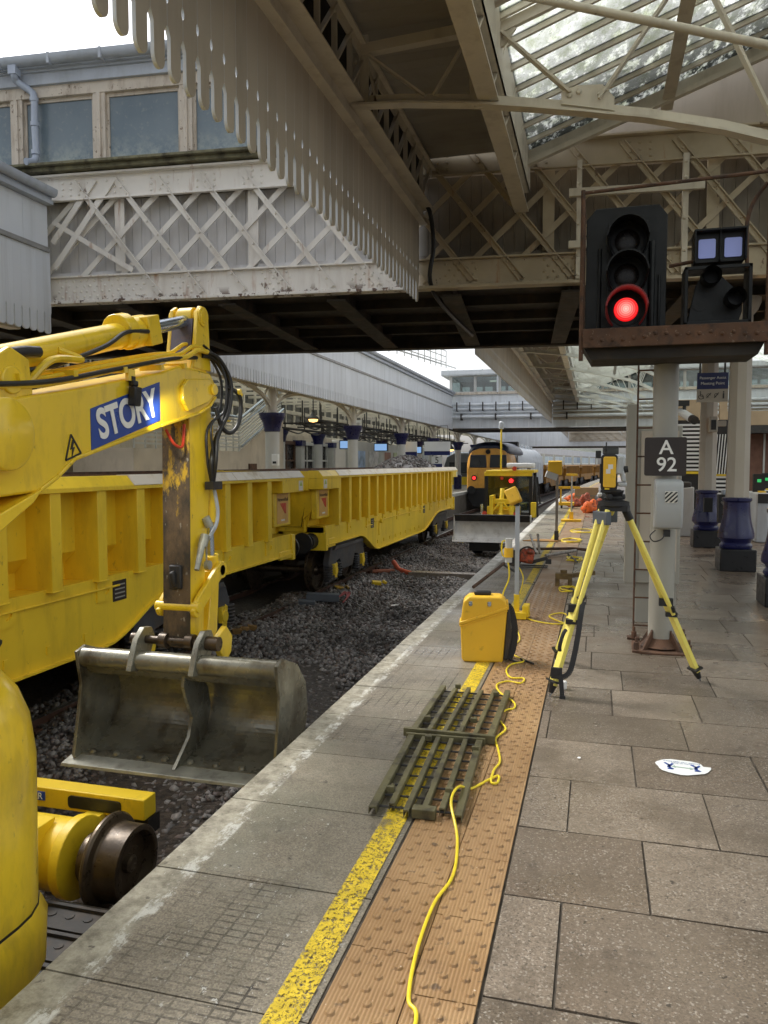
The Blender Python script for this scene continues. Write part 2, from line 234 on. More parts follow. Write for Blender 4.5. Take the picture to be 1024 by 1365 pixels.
# ------------------------------------------------------------------ mesh helpers
def V(*a): return Vector(a)
class MB:
    def __init__(s): s.v=[];s.f=[];s.m=[];s.mi=0
    def add(s,vs,fs):
        o=len(s.v); s.v+= [tuple(p) for p in vs]
        for f in fs: s.f.append(tuple(i+o for i in f)); s.m.append(s.mi)
        return s
    def box(s,x0,x1,y0,y1,z0,z1):
        return s.add([(x0,y0,z0),(x1,y0,z0),(x1,y1,z0),(x0,y1,z0),(x0,y0,z1),(x1,y0,z1),(x1,y1,z1),(x0,y1,z1)],[(0,3,2,1),(4,5,6,7),(0,1,5,4),(1,2,6,5),(2,3,7,6),(3,0,4,7)])
    def obox(s,c,size,rot=(0,0,0)):
        m=Matrix.Translation(c)@__import__('mathutils').Euler(rot).to_matrix().to_4x4(); a,b,d=[x/2 for x in size]
        o=len(s.v); s.box(-a,a,-b,b,-d,d)
        for i in range(o,len(s.v)): s.v[i]=tuple(m@Vector(s.v[i]))
        return s
    def bar(s,p,q,w,h,up=(0,0,1)):
        p=Vector(p);q=Vector(q);d=(q-p).normalized();u=Vector(up)
        if abs(d.dot(u))>.98: u=Vector((1,0,0)) if abs(d.x)<.9 else Vector((0,1,0))
        a=d.cross(u).normalized();b=a.cross(d).normalized(); vs=[]
        for e in (p,q):
            for i,j in ((-1,-1),(1,-1),(1,1),(-1,1)): vs.append(e+a*(i*w/2)+b*(j*h/2))
        return s.add(vs,[(3,2,1,0),(4,5,6,7),(0,1,5,4),(1,2,6,5),(2,3,7,6),(3,0,4,7)])
    def cyl(s,p,q,r,r2=None,n=16,cap=True):
        return s.tube([p,q],[r,r if r2 is None else r2],n,cap)
    def tube(s,path,r,n=8,cap=True,closed=False):
        P=[Vector(p) for p in path]; k=len(P); rs=r if isinstance(r,(list,tuple)) else [r]*k; vs=[];fs=[]
        a=None
        for i in range(k):
            d=(P[min(k-1,i+1)]-P[max(0,i-1)])
            if d.length<1e-9: d=Vector((0,0,1))
            d.normalize()
            if a is None:
                u=Vector((0,0,1)) if abs(d.z)<.9 else Vector((1,0,0)); a=d.cross(u).normalized()
            else:
                a=(a-d*a.dot(d)); a.normalize()
            b=d.cross(a)
            for j in range(n):
                t=2*math.pi*j/n; vs.append(P[i]+(a*math.cos(t)+b*math.sin(t))*rs[i])
        for i in range(k-1):
            for j in range(n):
                fs.append((i*n+j,i*n+(j+1)%n,(i+1)*n+(j+1)%n,(i+1)*n+j))
        if cap: fs.append(tuple(range(n-1,-1,-1))); fs.append(tuple((k-1)*n+j for j in range(n)))
        return s.add(vs,fs)
    def prism(s,pts,axis,a,b):
        n=len(pts)
        def P(p,t): return {'x':(t,p[0],p[1]),'y':(p[0],t,p[1]),'z':(p[0],p[1],t)}[axis]
        vs=[P(p,a) for p in pts]+[P(p,b) for p in pts]
        return s.add(vs,[tuple(range(n-1,-1,-1)),tuple(range(n,2*n))]+[(i,(i+1)%n,n+(i+1)%n,n+i) for i in range(n)])
    def lathe(s,prof,c=(0,0,0),n=24,axis='z'):
        vs=[];fs=[];k=len(prof)
        for r,z in prof:
            for j in range(n):
                t=2*math.pi*j/n; x,y=r*math.cos(t),r*math.sin(t)
                p={'z':(x,y,z),'x':(z,x,y),'y':(x,z,y)}[axis]; vs.append((c[0]+p[0],c[1]+p[1],c[2]+p[2]))
        for i in range(k-1):
            for j in range(n): fs.append((i*n+j,i*n+(j+1)%n,(i+1)*n+(j+1)%n,(i+1)*n+j))
        fs.append(tuple(range(n))); fs.append(tuple((k-1)*n+j for j in range(n-1,-1,-1)))
        return s.add(vs,fs)
    def rivet(s,c,r,d=(0,-1,0),n=6):
        r=r*1.3
        d=Vector(d);c=Vector(c); u=Vector((0,0,1)) if abs(d.z)<.9 else Vector((1,0,0)); a=d.cross(u).normalized(); b=d.cross(a); vs=[];
        for rr,h in ((1,0),(.7,.55)):
            for j in range(n):
                t=2*math.pi*j/n; vs.append(c+(a*math.cos(t)+b*math.sin(t))*r*rr+d*r*h)
        vs.append(c+d*r*.75); return s.add(vs,[(j,(j+1)%n,n+(j+1)%n,n+j) for j in range(n)]+[(n+j,n+(j+1)%n,2*n) for j in range(n)])
    def build(s,name,mats,parent=None,bevel=0,kind=None,label=None,segs=2,local=False,recalc=True,sharp=38):
        me=bpy.data.meshes.new(name); off=ORG.get(parent.name,(0,0,0)) if parent and not local else (0,0,0)
        me.from_pydata([(x-off[0],y-off[1],z-off[2]) for x,y,z in s.v],[],s.f)
        if not isinstance(mats,(list,tuple)): mats=[mats]
        for m in mats: me.materials.append(m)
        if len(mats)>1: me.polygons.foreach_set('material_index',s.m)
        if recalc:
            bm=bmesh.new(); bm.from_mesh(me); bmesh.ops.recalc_face_normals(bm,faces=bm.faces); bm.to_mesh(me); bm.free()
        me.polygons.foreach_set('use_smooth',[True]*len(me.polygons)); me.set_sharp_from_angle(angle=R(sharp)); me.update()
        o=bpy.data.objects.new(name,me); COL.objects.link(o)
        if parent: o.parent=parent; ORG[o.name]=off if not local else (0,0,0)
        if bevel:
            b=o.modifiers.new('b','BEVEL'); b.width=bevel; b.segments=segs; b.limit_method='ANGLE'; b.angle_limit=R(35)
        if kind: o['kind']=kind
        if label: o['label']=label
        return o
ORG={}
def thing(name,label,cat,loc=(0,0,0),group=None,rz=0):
    o=bpy.data.objects.new(name,None); COL.objects.link(o); o.location=loc; o.rotation_euler=(0,0,rz); ORG[o.name]=tuple(loc); o['label']=label; o['category']=cat; o.empty_display_size=.2
    if group: o['group']=group
    return o
def tag(o,label,cat,group=None):
    o['label']=label;o['category']=cat
    if group:o['group']=group
    return o
def place(o,loc,rz=0): o.location=loc; o.rotation_euler=(0,0,rz)
def dup(o,parent=None,label=None):
    c=o.copy(); COL.objects.link(c)
    if parent: c.parent=parent
    if label: c['label']=label
    for ch in list(o.children): dup(ch,c)
    return c
def text(s,size,loc,rot,m,parent,name='lettering',ext=.001,sx=1,align='CENTER',bold=0,shear=0,local=False):
    cu=bpy.data.curves.new(name,'FONT'); cu.body=s; cu.size=size; cu.extrude=ext; cu.align_x=align; cu.align_y='CENTER'; cu.offset=bold; cu.shear=shear; cu.space_line=.8
    o=bpy.data.objects.new('tmp',cu); COL.objects.link(o); bpy.context.view_layer.update()
    me=bpy.data.meshes.new_from_object(o.evaluated_get(bpy.context.evaluated_depsgraph_get())); bpy.data.objects.remove(o)
    M=Matrix.Translation(loc)@(rot if isinstance(rot,Matrix) else __import__('mathutils').Euler(rot).to_matrix()).to_4x4()@Matrix.Diagonal((sx,1,1,1)); me.transform(M)
    off=(0,0,0) if local or not parent else ORG.get(parent.name,(0,0,0)); me.transform(Matrix.Translation([-x for x in off]))
    me.materials.clear(); me.materials.append(m); q=bpy.data.objects.new(name,me); COL.objects.link(q)
    if parent: q.parent=parent
    return q
def cx(y): return .0007*max(0,y-26)**2
def arc(c,r,a0,a1,n): return [(c[0]+r*math.cos(R(a0+(a1-a0)*i/n)),c[1]+r*math.sin(R(a0+(a1-a0)*i/n))) for i in range(n+1)]
def catmull(P,n=6):
    P=[Vector(p) for p in P]; out=[]
    for i in range(len(P)-1):
        a,b,c,d=P[max(0,i-1)],P[i],P[i+1],P[min(len(P)-1,i+2)]
        for k in range(n):
            t=k/n; out.append(.5*((2*b)+(c-a)*t+(2*a-5*b+4*c-d)*t*t+(3*b-a-3*c+d)*t**3))
    return out+[P[-1]]
exec_parts=[]
# ================================================================== SETTING
# trackbed
def gz(x,y):
    z=-1.27+.05*math.sin(x*2.1+y*.7)*math.sin(y*1.3)+.03*math.sin(x*5+y*3.1)
    if x<-4.3: z+=.13*min(1,(-4.3-x)/.6)
    if -2.0<x<-1.5 and y<30: z+=.05
    return z
m=MB(); xs=[-200,-60,-14,-8,-7.4]+[-7.2+.2*i for i in range(29)]+[-1.3,-.5,3,20,80,300]; ys=[-8,0]+[1+.25*i for i in range(110)]+[30+4*i for i in range(30)]+[160,220,400,900]
for y in ys:
    for x in xs: m.v.append((x+(cx(y) if y<200 else cx(200)),y,gz(x,y) if -7.3<x<-1.4 and y<29 else -1.25))
nx=len(xs); m.f=[(j*nx+i,j*nx+i+1,(j+1)*nx+i+1,(j+1)*nx+i) for j in range(len(ys)-1) for i in range(nx-1)]; m.m=[0]*len(m.f)
m.build('trackbed',BALL,kind='structure',recalc=False)
# loose stones (uncountable)
def stones(n,xr,yr,smin,smax,name,dz=0,exc=None):
    P=np.empty((n,3)); P[:,0]=np.random.uniform(*xr,n); P[:,1]=yr[0]+(yr[1]-yr[0])*np.random.rand(n)**1.25
    P[:,2]=[gz(a,b)+dz for a,b in P[:,:2]]; P[:,2]+=np.random.uniform(-.01,.018,n)
    mud=(P[:,1]<10)&(P[:,0]>-4.9)&(np.sin(P[:,0]*3.1+P[:,1]*1.7)+np.random.rand(n)*1.6+.12*(P[:,1]-6)<1.05); P[mud,2]-=.032
    S=np.random.uniform(smin,smax,n)*(1+.015*P[:,1]); cube=np.array([[-1,-1,-1],[1,-1,-1],[1,1,-1],[-1,1,-1],[-1,-1,1],[1,-1,1],[1,1,1],[-1,1,1]])*.5
    v=cube[None]*np.random.uniform(.55,1.15,(n,8,3))*np.random.uniform(.6,1.2,(n,1,3))
    ax=np.random.normal(size=(n,3)); ax/=np.linalg.norm(ax,axis=1)[:,None]; an=np.random.uniform(0,6.28,n); c=np.cos(an)[:,None,None]; s_=np.sin(an)[:,None,None]; A=ax[:,None,:]
    v=v*c+np.cross(A,v)*s_+A*(v*A).sum(2,keepdims=True)*(1-c); v=v*S[:,None,None]+P[:,None,:]
    F=np.array([[0,3,2,1],[4,5,6,7],[0,1,5,4],[1,2,6,5],[2,3,7,6],[3,0,4,7]]); F=(F[None]+8*np.arange(n)[:,None,None]).reshape(-1)
    me=bpy.data.meshes.new(name); me.vertices.add(n*8); me.vertices.foreach_set('co',v.reshape(-1)); me.loops.add(len(F)); me.loops.foreach_set('vertex_index',F.astype(np.int32))
    me.polygons.add(n*6); me.polygons.foreach_set('loop_start',np.arange(0,n*24,4,dtype=np.int32)); me.update(calc_edges=True); me.validate(); me.materials.append(STONE)
    o=bpy.data.objects.new(name,me); COL.objects.link(o); o['kind']='stuff'; o['label']='loose grey and brown ballast stones lying over the trackbed'; o['category']='ballast'; return o
stones(36000,(-5.9,-1.6),(2.6,26),.028,.062,'ballast_stones')
# rails
def rail(x,y0,y1,name,label):
    m=MB(); ys=[y0+ (y1-y0)*i/max(1,int((y1-y0)/3)) for i in range(int((y1-y0)/3)+1)]
    for a,b in zip(ys[:-1],ys[1:]):
        xa,xb=x+cx(a),x+cx(b); m.mi=0; m.bar((xa,a,-1.19),(xb,b,-1.19),.14,.03); m.bar((xa,a,-1.13),(xb,b,-1.13),.02,.1); m.bar((xa,a,-1.082),(xb,b,-1.082),.07,.036); m.mi=1; m.bar((xa,a,-1.062),(xb,b,-1.062),.06,.006)
    if x==-5.4:
        m.mi=0
        for i in range(60): yy=1+.65*i; m.box(x-.14,x-.05,yy,yy+.1,-1.18,-1.12); m.box(x+.05,x+.16,yy,yy+.1,-1.18,-1.12); m.box(x-.25,x+.28,yy-.08,yy+.18,-1.24,-1.185)
    o=m.build(name,[RAILM,RAILT]); tag(o,label,'rail'); return o
rail(-5.4,-6,150,'rail','rusty running rail under the platform side of the yellow wagons'); rail(-6.8,-6,150,'rail','running rail under the far side of the yellow wagons')
rail(-2.3,25.5,150,'rail','rail nearest the platform edge beyond the blade machine'); rail(-3.7,25.5,150,'rail','second rail from the platform edge beyond the blade machine')
sl=MB().box(-1.3,1.3,-.12,.12,-1.3,-1.2).build('railway_sleeper',SLEEP,bevel=.01); tag(sl,'pale concrete sleeper across the relaid track beyond the blade machine','sleeper','sleepers of the relaid track beyond the blade machine')
for i in range(48):
    o=sl if i==0 else sl.copy()
    if i: COL.objects.link(o)
    y=26.2+.72*i; o.location=(-3.0+cx(y),y,0)
# near platform: edge slabs, tactile strip, paving
def slabs(m,x0,x1,y0,y1,gap,z=0,th=.06,tilt=.0012):
    g=gap/2; vs=[]
    for x,y in ((x0+g,y0+g),(x1-g,y0+g),(x1-g,y1-g),(x0+g,y1-g)): vs.append((x+cx(y),y,z+random.uniform(-tilt,tilt)))
    m.add([(a,b,z-th) for a,b,_ in vs]+vs,[(4,5,6,7),(0,1,5,4),(1,2,6,5),(2,3,7,6),(3,0,4,7)])
m=MB(); y=-3.03
while y<110:
    L=.61 if y<40 else 3; slabs(m,-1.56,-.72,y,y+L,.007 if y<40 else 0,z=.004 if False else 0); y+=L
m.build('platform_edge',DECK,kind='structure',recalc=False)
m=MB(); ys=[-3.03]+[26+3*i for i in range(35)]+[400]
for a,b in zip(ys[:-1],ys[1:]):
    ca,cb=cx(min(a,140)),cx(min(b,140)); m.add([(-1.54+ca,a,-1.4),(-1.54+cb,b,-1.4),(-1.54+cb,b,-.05),(-1.54+ca,a,-.05)],[(0,1,2,3)]); m.add([(-1.55+ca,a,-.05),(60+ca,a,-.05),(60+cb,b,-.05),(-1.55+cb,b,-.05)],[(0,1,2,3)])
m.add([(-1.50,-3,-.0055),(9.5,-3,-.0055),(9.5,25.9,-.0055),(-1.50,25.9,-.0055)],[(0,1,2,3)]); m.build('platform_base',JOINT,kind='structure')
m=MB()
bounds=[2.08,2.615,3.14,3.67,4.21,4.70,5.25]
while bounds[0]>-3: bounds.insert(0,bounds[0]-.53)
while bounds[-1]<46: bounds.append(bounds[-1]+random.uniform(.48,.57))
fixed={2.08:[-.09,.72],2.615:[.2,.86],3.14:[-.09,.49,1.02],3.67:[.205,.785,1.4],4.21:[-.24,.495,1.2],4.70:[.12,.62,1.3]}
for a,b in zip(bounds[:-1],bounds[1:]):
    js=list(fixed.get(round(a,3),[])); x=js[-1] if js else -.29
    if not js: x=-.29+random.uniform(.2,.75); js=[x]
    while x<9: x+=random.uniform(.42,.78); js.append(x)
    xs=[-.288]+js
    for p,q in zip(xs[:-1],xs[1:]): slabs(m,p,q,a,b,random.uniform(.006,.011),tilt=.002)
for i in range(30): slabs(m,-.288,12,bounds[-1]+3*i,bounds[-1]+3*i+3,0)
m.build('platform_paving',SLAB,kind='structure',recalc=False)
m=MB(); y=-2.2
while y<110:
    L=.4 if y<30 else 3; slabs(m,-.712,-.49 if y<30 else -.292,y,y+L,.004 if y<30 else 0,z=.004,tilt=.0008)
    if y<30: slabs(m,-.49,-.292,y-.17,y+L-.17,.004,z=.004,tilt=.0008)
    y+=L
# raised blisters
for i in range(150):
    for j in range(6):
        c=(-.675+.067*j+(.02 if i%2 else 0),1.2+.058*i); r=.0155; vs=[]
        for rr,h in ((1,.004),(.74,.0105)):
            for k in range(8): vs.append((c[0]+r*rr*math.cos(k*math.pi/4),c[1]+r*rr*math.sin(k*math.pi/4),h))
        m.add(vs,[(k,(k+1)%8,8+(k+1)%8,8+k) for k in range(8)]+[tuple(range(8,16))])
m.build('tactile_strip',TACT,kind='structure',recalc=False)
m=MB()
for a in range(0,106,2):
    y0,y1=a-2,a; m.add([(-.845+cx(y0),y0,.0045),(-.745+cx(y0),y0,.0045),(-.745+cx(y1),y1,.0045),(-.845+cx(y1),y1,.0045)],[(0,1,2,3)])
m.build('yellow_line',YLINE,kind='structure',recalc=False)
# island platform on the left
m=MB(); ys=[-6]+[26+3*i for i in range(40)]
m2=MB()
for a,b in zip(ys[:-1],ys[1:]):
    ca,cb=cx(a),cx(b); z=-.1
    m.add([(-7.4+ca,a,z),(-7.4+cb,b,z),(-60+cb,b,z),(-60+ca,a,z)],[(0,1,2,3)]); m.add([(-7.4+ca,a,-1.4),(-7.4+cb,b,-1.4),(-7.4+cb,b,z),(-7.4+ca,a,z)],[(0,1,2,3)])
    m2.add([(-7.39+ca,a,z+.004),(-7.39+cb,b,z+.004),(-7.7+cb,b,z+.004),(-7.7+ca,a,z+.004)],[(0,1,2,3)]); m2.add([(-7.385+ca,a,z-.15),(-7.385+cb,b,z-.15),(-7.385+cb,b,z+.004),(-7.385+ca,a,z+.004)],[(0,1,2,3)])
m.build('far_platform',mat('far_platform_paving',(.17,.15,.125),.5,var=.2,vs=1),kind='structure'); m2.build('far_platform_edge',mat('edge_white',(.5,.5,.47),.6,var=.15,vs=3),kind='structure')
# ================================================================== FOOTBRIDGE (local frame: x along the bridge, y away, z up)
BR=thing('footbridge','cream riveted lattice footbridge crossing the tracks with grubby windows above','footbridge',(0,0,0))
x0,x1=-13.,7.
def rowriv(m,xa,xb,z,y,st,r=.018):
    n=int((xb-xa)/st)
    for i in range(n+1): m.rivet((xa+i*st+random.uniform(-.004,.004),y,z),r)
m=MB(); m.box(x0,x1,-.03,0,3.88,4.23); m.box(x0,x1,-.16,.02,3.84,3.88); m.box(x0,x1,-.09,-.03,4.23,4.255)
rowriv(m,-8,5,3.905,-.03,.085,.014)
for xa in (-5.35,-4.9,-4.4,-3.55,-2.2,-.9,.4,1.7,3.0):
    for i in range(4):
        for k in range(4): m.rivet((xa+i*.12-(.05 if k%2 else 0),-.03,3.96+k*.075),.017)
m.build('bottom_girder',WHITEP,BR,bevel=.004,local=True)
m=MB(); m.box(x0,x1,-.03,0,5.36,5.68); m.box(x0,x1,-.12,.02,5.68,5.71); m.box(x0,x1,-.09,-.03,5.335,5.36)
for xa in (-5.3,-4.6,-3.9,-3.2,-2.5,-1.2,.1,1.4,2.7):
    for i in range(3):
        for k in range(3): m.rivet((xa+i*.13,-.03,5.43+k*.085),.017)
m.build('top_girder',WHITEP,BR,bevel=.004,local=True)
m=MB()
k=-13
for k in range(-13,14):
    xt=-4.47+.643*k
    if xt>-5.3 and xt+1.3<7:     # front bars falling to the right
        m.bar((xt,-.045,5.62),(xt+1.32,-.045,3.95),.074,.022,(0,1,0)); m.bar((xt+.04,-.065,5.62),(xt+1.36,-.065,3.95),.014,.05,(0,1,0))
        d=Vector((1.32,0,-1.67))
        for q in (.08,.14,.38,.5,.62,.86,.93): p=Vector((xt,-.056,5.62))+d*q; m.rivet(p,.017)
    if -11<xt<6: m.bar((xt+.64,.03,5.4),(xt-.64,.03,4.2),.076,.02,(0,1,0))
m.bar((-5.42+.64,-.05,5.62),(-5.42-.05,-.05,4.75),.085,.022,(0,1,0)); m.bar((-4.47,-.052,5.62),(-5.45,-.052,4.38),.085,.022,(0,1,0)); m.bar((-5.45,-.05,5.05),(-4.2,-.05,4.3),.07,.02,(0,1,0))
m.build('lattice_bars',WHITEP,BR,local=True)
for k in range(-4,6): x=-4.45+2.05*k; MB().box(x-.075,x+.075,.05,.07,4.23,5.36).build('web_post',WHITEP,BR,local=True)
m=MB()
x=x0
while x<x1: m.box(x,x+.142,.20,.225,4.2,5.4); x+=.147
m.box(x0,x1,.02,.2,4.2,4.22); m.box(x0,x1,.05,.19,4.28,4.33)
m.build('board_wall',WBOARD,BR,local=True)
# wall strip, sill and windows (left of the canopy), roof
m=MB(); m.box(x0,-1.2,-.28,.3,5.79,5.83); m.box(x0,-1.2,-.2,.3,5.73,5.79); m.box(x0,-1.2,-.05,.25,5.71,5.73); m.build('sill_board',MOSS,BR,local=True,bevel=.006)
m=MB(); m.box(x0,-1.2,-.10,.02,6.82,6.98); m.box(x0,-1.2,-.06,.04,5.83,5.87); m.build('window_frame_rail',SIGW,BR,local=True,bevel=.004)
WX=[-11.6,-10.25,-8.9,-7.55,-5.98,-4.66,-3.33,-2.0]
for w in WX:
    f=MB().box(w-.095,w+.095,-.09,.05,5.87,6.82)
    f=f.box(w-.03,w+.03,-.115,-.09,5.87,6.82).build('window_post',SIGW,BR,local=True,bevel=.006)
for a,b in zip(WX[:-1],WX[1:]):
    f=MB(); f.box(a+.095,b-.095,-.04,.0,6.77,6.82); f.box(a+.095,b-.095,-.04,0,5.87,5.91); f.box(a+.095,a+.135,-.04,0,5.91,6.77); f.box(b-.135,b-.095,-.04,0,5.91,6.77); f=f.build('window',SIGW,BR,local=True)
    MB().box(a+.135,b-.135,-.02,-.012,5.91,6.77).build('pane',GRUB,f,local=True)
m=MB(); m.box(x0,-1.2,-.15,.02,6.98,7.14); m.box(x0,-1.2,-.19,-.05,7.14,7.17); m.build('fascia_board',LEAD,BR,local=True,bevel=.004)
m=MB(); m.prism(arc((-.27,7.27),.085,180,360,8)+[(-.185,7.30),(-.355,7.30)],'x',x0,-1.2); m.box(x0,-1.2,-.25,-.1,7.17,7.24)
for i in range(14): m.box(-12.5+.8*i,-12.46+.8*i,-.36,-.17,7.16,7.31)
m.build('gutter',LEAD,BR,local=True)
m=MB(); m.prism([(-.2,7.26),(2.2,7.95),(4.6,7.26),(4.6,7.1),(-.1,7.1)],'x',x0,-1.2); m.build('roof',mat('slate',(.16,.17,.18),.6),BR,local=True)
m=MB(); m.tube(catmull([(-5.87,-.27,7.2),(-5.87,-.27,7.08),(-5.87,-.2,7.02),(-5.7,-.14,6.9),(-5.65,-.14,6.8),(-5.65,-.14,6.4),(-5.65,-.14,5.95),(-5.7,-.3,5.85)],4),.05,10)
for z in (6.75,6.4,6.0): m.tube([(-5.65,-.14,z),(-5.65,-.14,z+.06)],.062,10)
m.box(-5.93,-5.81,-.33,-.2,7.08,7.2); m.build('downpipe',PIPEG,BR,local=True)
# walls above right part, behind the canopy roof
m=MB(); m.box(-1.2,x1,.05,.12,5.71,9.0); m.box(x0,x1,.3,.33,4.1,5.75); m.build('gable_wall',VAL,BR,local=True)  # lower box: sheet added to stop light showing between the boards
# deck, cross girders and far face
m=MB(); m.box(x0,x1,.0,4.6,4.0,4.12)
for i in range(13): x=x0+.6+1.6*i; m.prism([(.0,4.0),(4.5,4.0),(4.5,3.86),(3.9,3.78),(.6,3.78),(0,3.86)],'x',x,x+.03); m.box(x-.12,x+.15,.0,4.5,3.76,3.785)
for y in (1.2,2.4,3.5): m.box(x0,x1,y,y+.12,3.87,4.0)
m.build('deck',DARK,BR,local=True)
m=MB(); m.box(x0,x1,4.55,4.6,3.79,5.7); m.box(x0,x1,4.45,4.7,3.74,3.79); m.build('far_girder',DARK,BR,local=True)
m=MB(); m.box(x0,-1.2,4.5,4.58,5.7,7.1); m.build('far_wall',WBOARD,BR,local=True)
# right hand part: soffit panel seen under the canopy, hung angle frame
m=MB(); m.box(2.05,2.11,-.12,-.05,3.9,5.4); m.box(3.35,3.42,-.12,-.05,3.9,5.4); m.box(1.95,3.6,-.18,-.12,4.93,5.03); m.box(1.95,2.4,-.18,-.12,4.28,4.37)
for z in (3.95,4.2,4.6,5.1,5.3): m.rivet((2.08,-.12,z),.02); m.rivet((3.38,-.12,z),.02)
m.build('bracket_frame',CANS,BR,local=True,bevel=.003)
m=MB(); m.tube(catmull([(-.15,-.1,5.0),(.12,-.2,4.9),(.2,-.2,4.4),(.15,-.15,3.95),(.25,.6,3.75),(.5,3,3.72)],6),.03,8); m.build('cable_run',RUBBER,BR,local=True)
place(BR,(-2.35,10.4,0),R(5))
# ================================================================== PLATFORM CANOPY
def canopy(y0,y1,label,trusses,steel,near=True,glaz=True):
    T=thing('platform_canopy',label,'canopy',(-2.3,y0,0),'canopy bays over the platform')
    m=MB(); n=int((y1-y0)/.17); zt=4.7
    for i in range(n):
        a=y0+.17*i+.0015; b=a+.167; w=.030; zl=3.93
        bot=[(b-w+ -.0,zl-.06)]+[]
        c=((a+b)/2,3.72); r=(b-a)/2-w
        pts=[(a,zt),(a,4.115),(a+.012,4.10),(a+.015,4.08),(a+.012,4.06),(a,4.045),(a,zl),(a+.010,zl-.012),(a+w,zl-.05)]+[(c[0]+r*math.cos(R(t)),c[1]+ .062*math.sin(R(t))) for t in range(180,361,20)]+[(b-w,zl-.05),(b-.010,zl-.012),(b,zl),(b,4.045),(b-.012,4.06),(b-.015,4.08),(b-.012,4.10),(b,4.115),(b,zt)]
        m.prism(pts,'x',-2.358,-2.335); k_=len(pts); m.m[-k_:]=[1]*k_; m.m[-k_-2]=1  # pale slot edges and outer face: white coat, sky light on edges painted in
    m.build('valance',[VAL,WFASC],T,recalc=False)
    m=MB(); m.box(-2.38,-2.24,y0,y1,4.70,4.72); m.box(-2.33,-2.30,y0,y1,4.72,4.90); m.box(-2.30,-2.15,y0,y1,4.885,4.9); m.build('edge_beam',steel,T)
    MB().box(-2.33,-2.31,y0,y1,4.9,5.56).build('backing_board',DARK if near else VAL,T)
    m=MB(); m.box(-2.25,-2.13,y0,y1,5.40,5.42); m.box(-2.2,-2.18,y0,y1,5.30,5.40); p=.42
    for i in range(int((y1-y0)/p)):
        a=y0+p*i; m.bar((-2.2,a,4.9),(-2.2,a,5.4),.016,.05,(1,0,0)); m.bar((-2.185,a,4.92),(-2.185,a+p,5.38),.016,.045,(1,0,0))
    m.build('lattice_girder',steel,T)
    if near:
        m=MB()
        for a in (4.35,5.0): m.bar((-2.25,a,4.93),(-2.25,a+.75,5.6),.06,.09,(1,0,0))
        m.build('strap_brace',RUSTY,T)
    m=MB(); a=y0
    while a<y1: m.box(-2.3,-1.0,a,min(y1,a+.152),5.56,5.585); a+=.156
    m.build('ceiling_boards',CEIL,T)
    m=MB(); m.box(-1.0,-.98,y0,y1,4.78,5.56); m.box(-1.08,-.9,y0,y1,4.76,4.78); m.box(-1.12,-.98,y0,y1,5.54,5.556); m.box(-.90,-.885,y0,y1,5.0,5.5); m.box(-.98,-.885,y0,y1,5.0,5.012)
    for i in range(int((y1-y0)/.9)):
        a=y0+.9*i; m.bar((-.97,a,4.8),(-.9,a+.45,5.4),.02,.07,(1,0,0))
        if near:
            for k in range(5): m.rivet((-1.0,a+.16*k,4.86),.016,(-1,0,0)); m.rivet((-1.0,a+.16*k,5.48),.016,(-1,0,0))
    m.build('gutter_beam',steel,T)
    sl=.35
    def G(x): return 5.42+sl*(x+.95)
    if glaz:
        m=MB()
        m.add([(-.93,y0,G(-.93)+.03),(5.2,y0,G(5.2)+.03),(5.2,y1,G(5.2)+.03),(-.93,y1,G(-.93)+.03)],[(0,1,2,3)]); m.add([(5.2,y0,G(5.2)+.03),(11.4,y0,G(-.93)),(11.4,y1,G(-.93)),(5.2,y1,G(5.2)+.03)],[(0,1,2,3)]); m.build('roof_glazing',GLAZ,T,recalc=False)
        m=MB(); a=y1-.03
        while a>y0: m.bar((-.93,a,G(-.93)),(5.2,a,G(5.2)),.035,.05); m.bar((-.93,a,G(-.93)+.05),(5.2,a,G(5.2)+.05),.06,.012); a-=.46
        m.build('glazing_bars',steel,T)
        m=MB()
        for x in (.72,2.6,4.4): m.box(x,x+.08,y0,y1,G(x)-.16,G(x)-.03); m.box(x-.03,x+.11,y0,y1,G(x)-.17,G(x)-.155)
        m.build('purlin',steel,T)
        for a in ([y1-.22] if near else [y0+.2,y1-.2]): m=MB(); m.bar((-.95,a,G(-.95)-.09),(5.2,a,G(5.2)-.09),.1,.14); m.bar((-.95,a-.06,G(-.95)-.17),(5.2,a-.06,G(5.2)-.17),.09,.06); m.build('rafter',steel,T)
        if near: MB().bar((-.95,y1-3.6,G(-.95)-.03),(5.2,y1-3.6,G(5.2)-.03),.09,.12).build('rafter',steel,T)
    for a in trusses:
        m=MB()
        ch=[(-2.28,4.87),(-1.77,4.83),(-1.09,4.74),(-.6,4.65),(-.15,4.56),(.36,4.45),(.98,4.28),(1.4,4.13),(1.75,3.95),(1.9,3.7)]
        m.prism([(x,z-.01) for x,z in ch]+[(x,z+.01) for x,z in ch[::-1]],'y',a-.06,a+.06); m.prism([(x,z+.011) for x,z in ch]+[(x,z+.10) for x,z in ch[::-1]],'y',a+.01,a+.03)
        m.bar((-2.26,a,5.36),(-1.0,a,5.42),.09,.09); m.box(-2.28,-2.2,a-.05,a+.05,4.88,5.5); m.box(-2.2,-2.12,a-.012,a+.012,4.88,5.5)
        m.bar((-2.15,a,5.34),(-1.58,a,4.88),.02,.075,(0,1,0)); m.bar((-1.5,a+.01,4.88),(-1.18,a+.01,5.36),.02,.05,(0,1,0)); m.bar((-2.14,a+.03,5.3),(-2.05,a+.03,4.88),.02,.04,(0,1,0))
        m.box(-1.12,-.98,a-.015,a+.015,4.72,5.5); m.box(-1.06,-1.045,a-.06,a+.06,4.74,5.5); m.box(-1.17,-1.12,a+.02,a+.05,4.76,5.45)
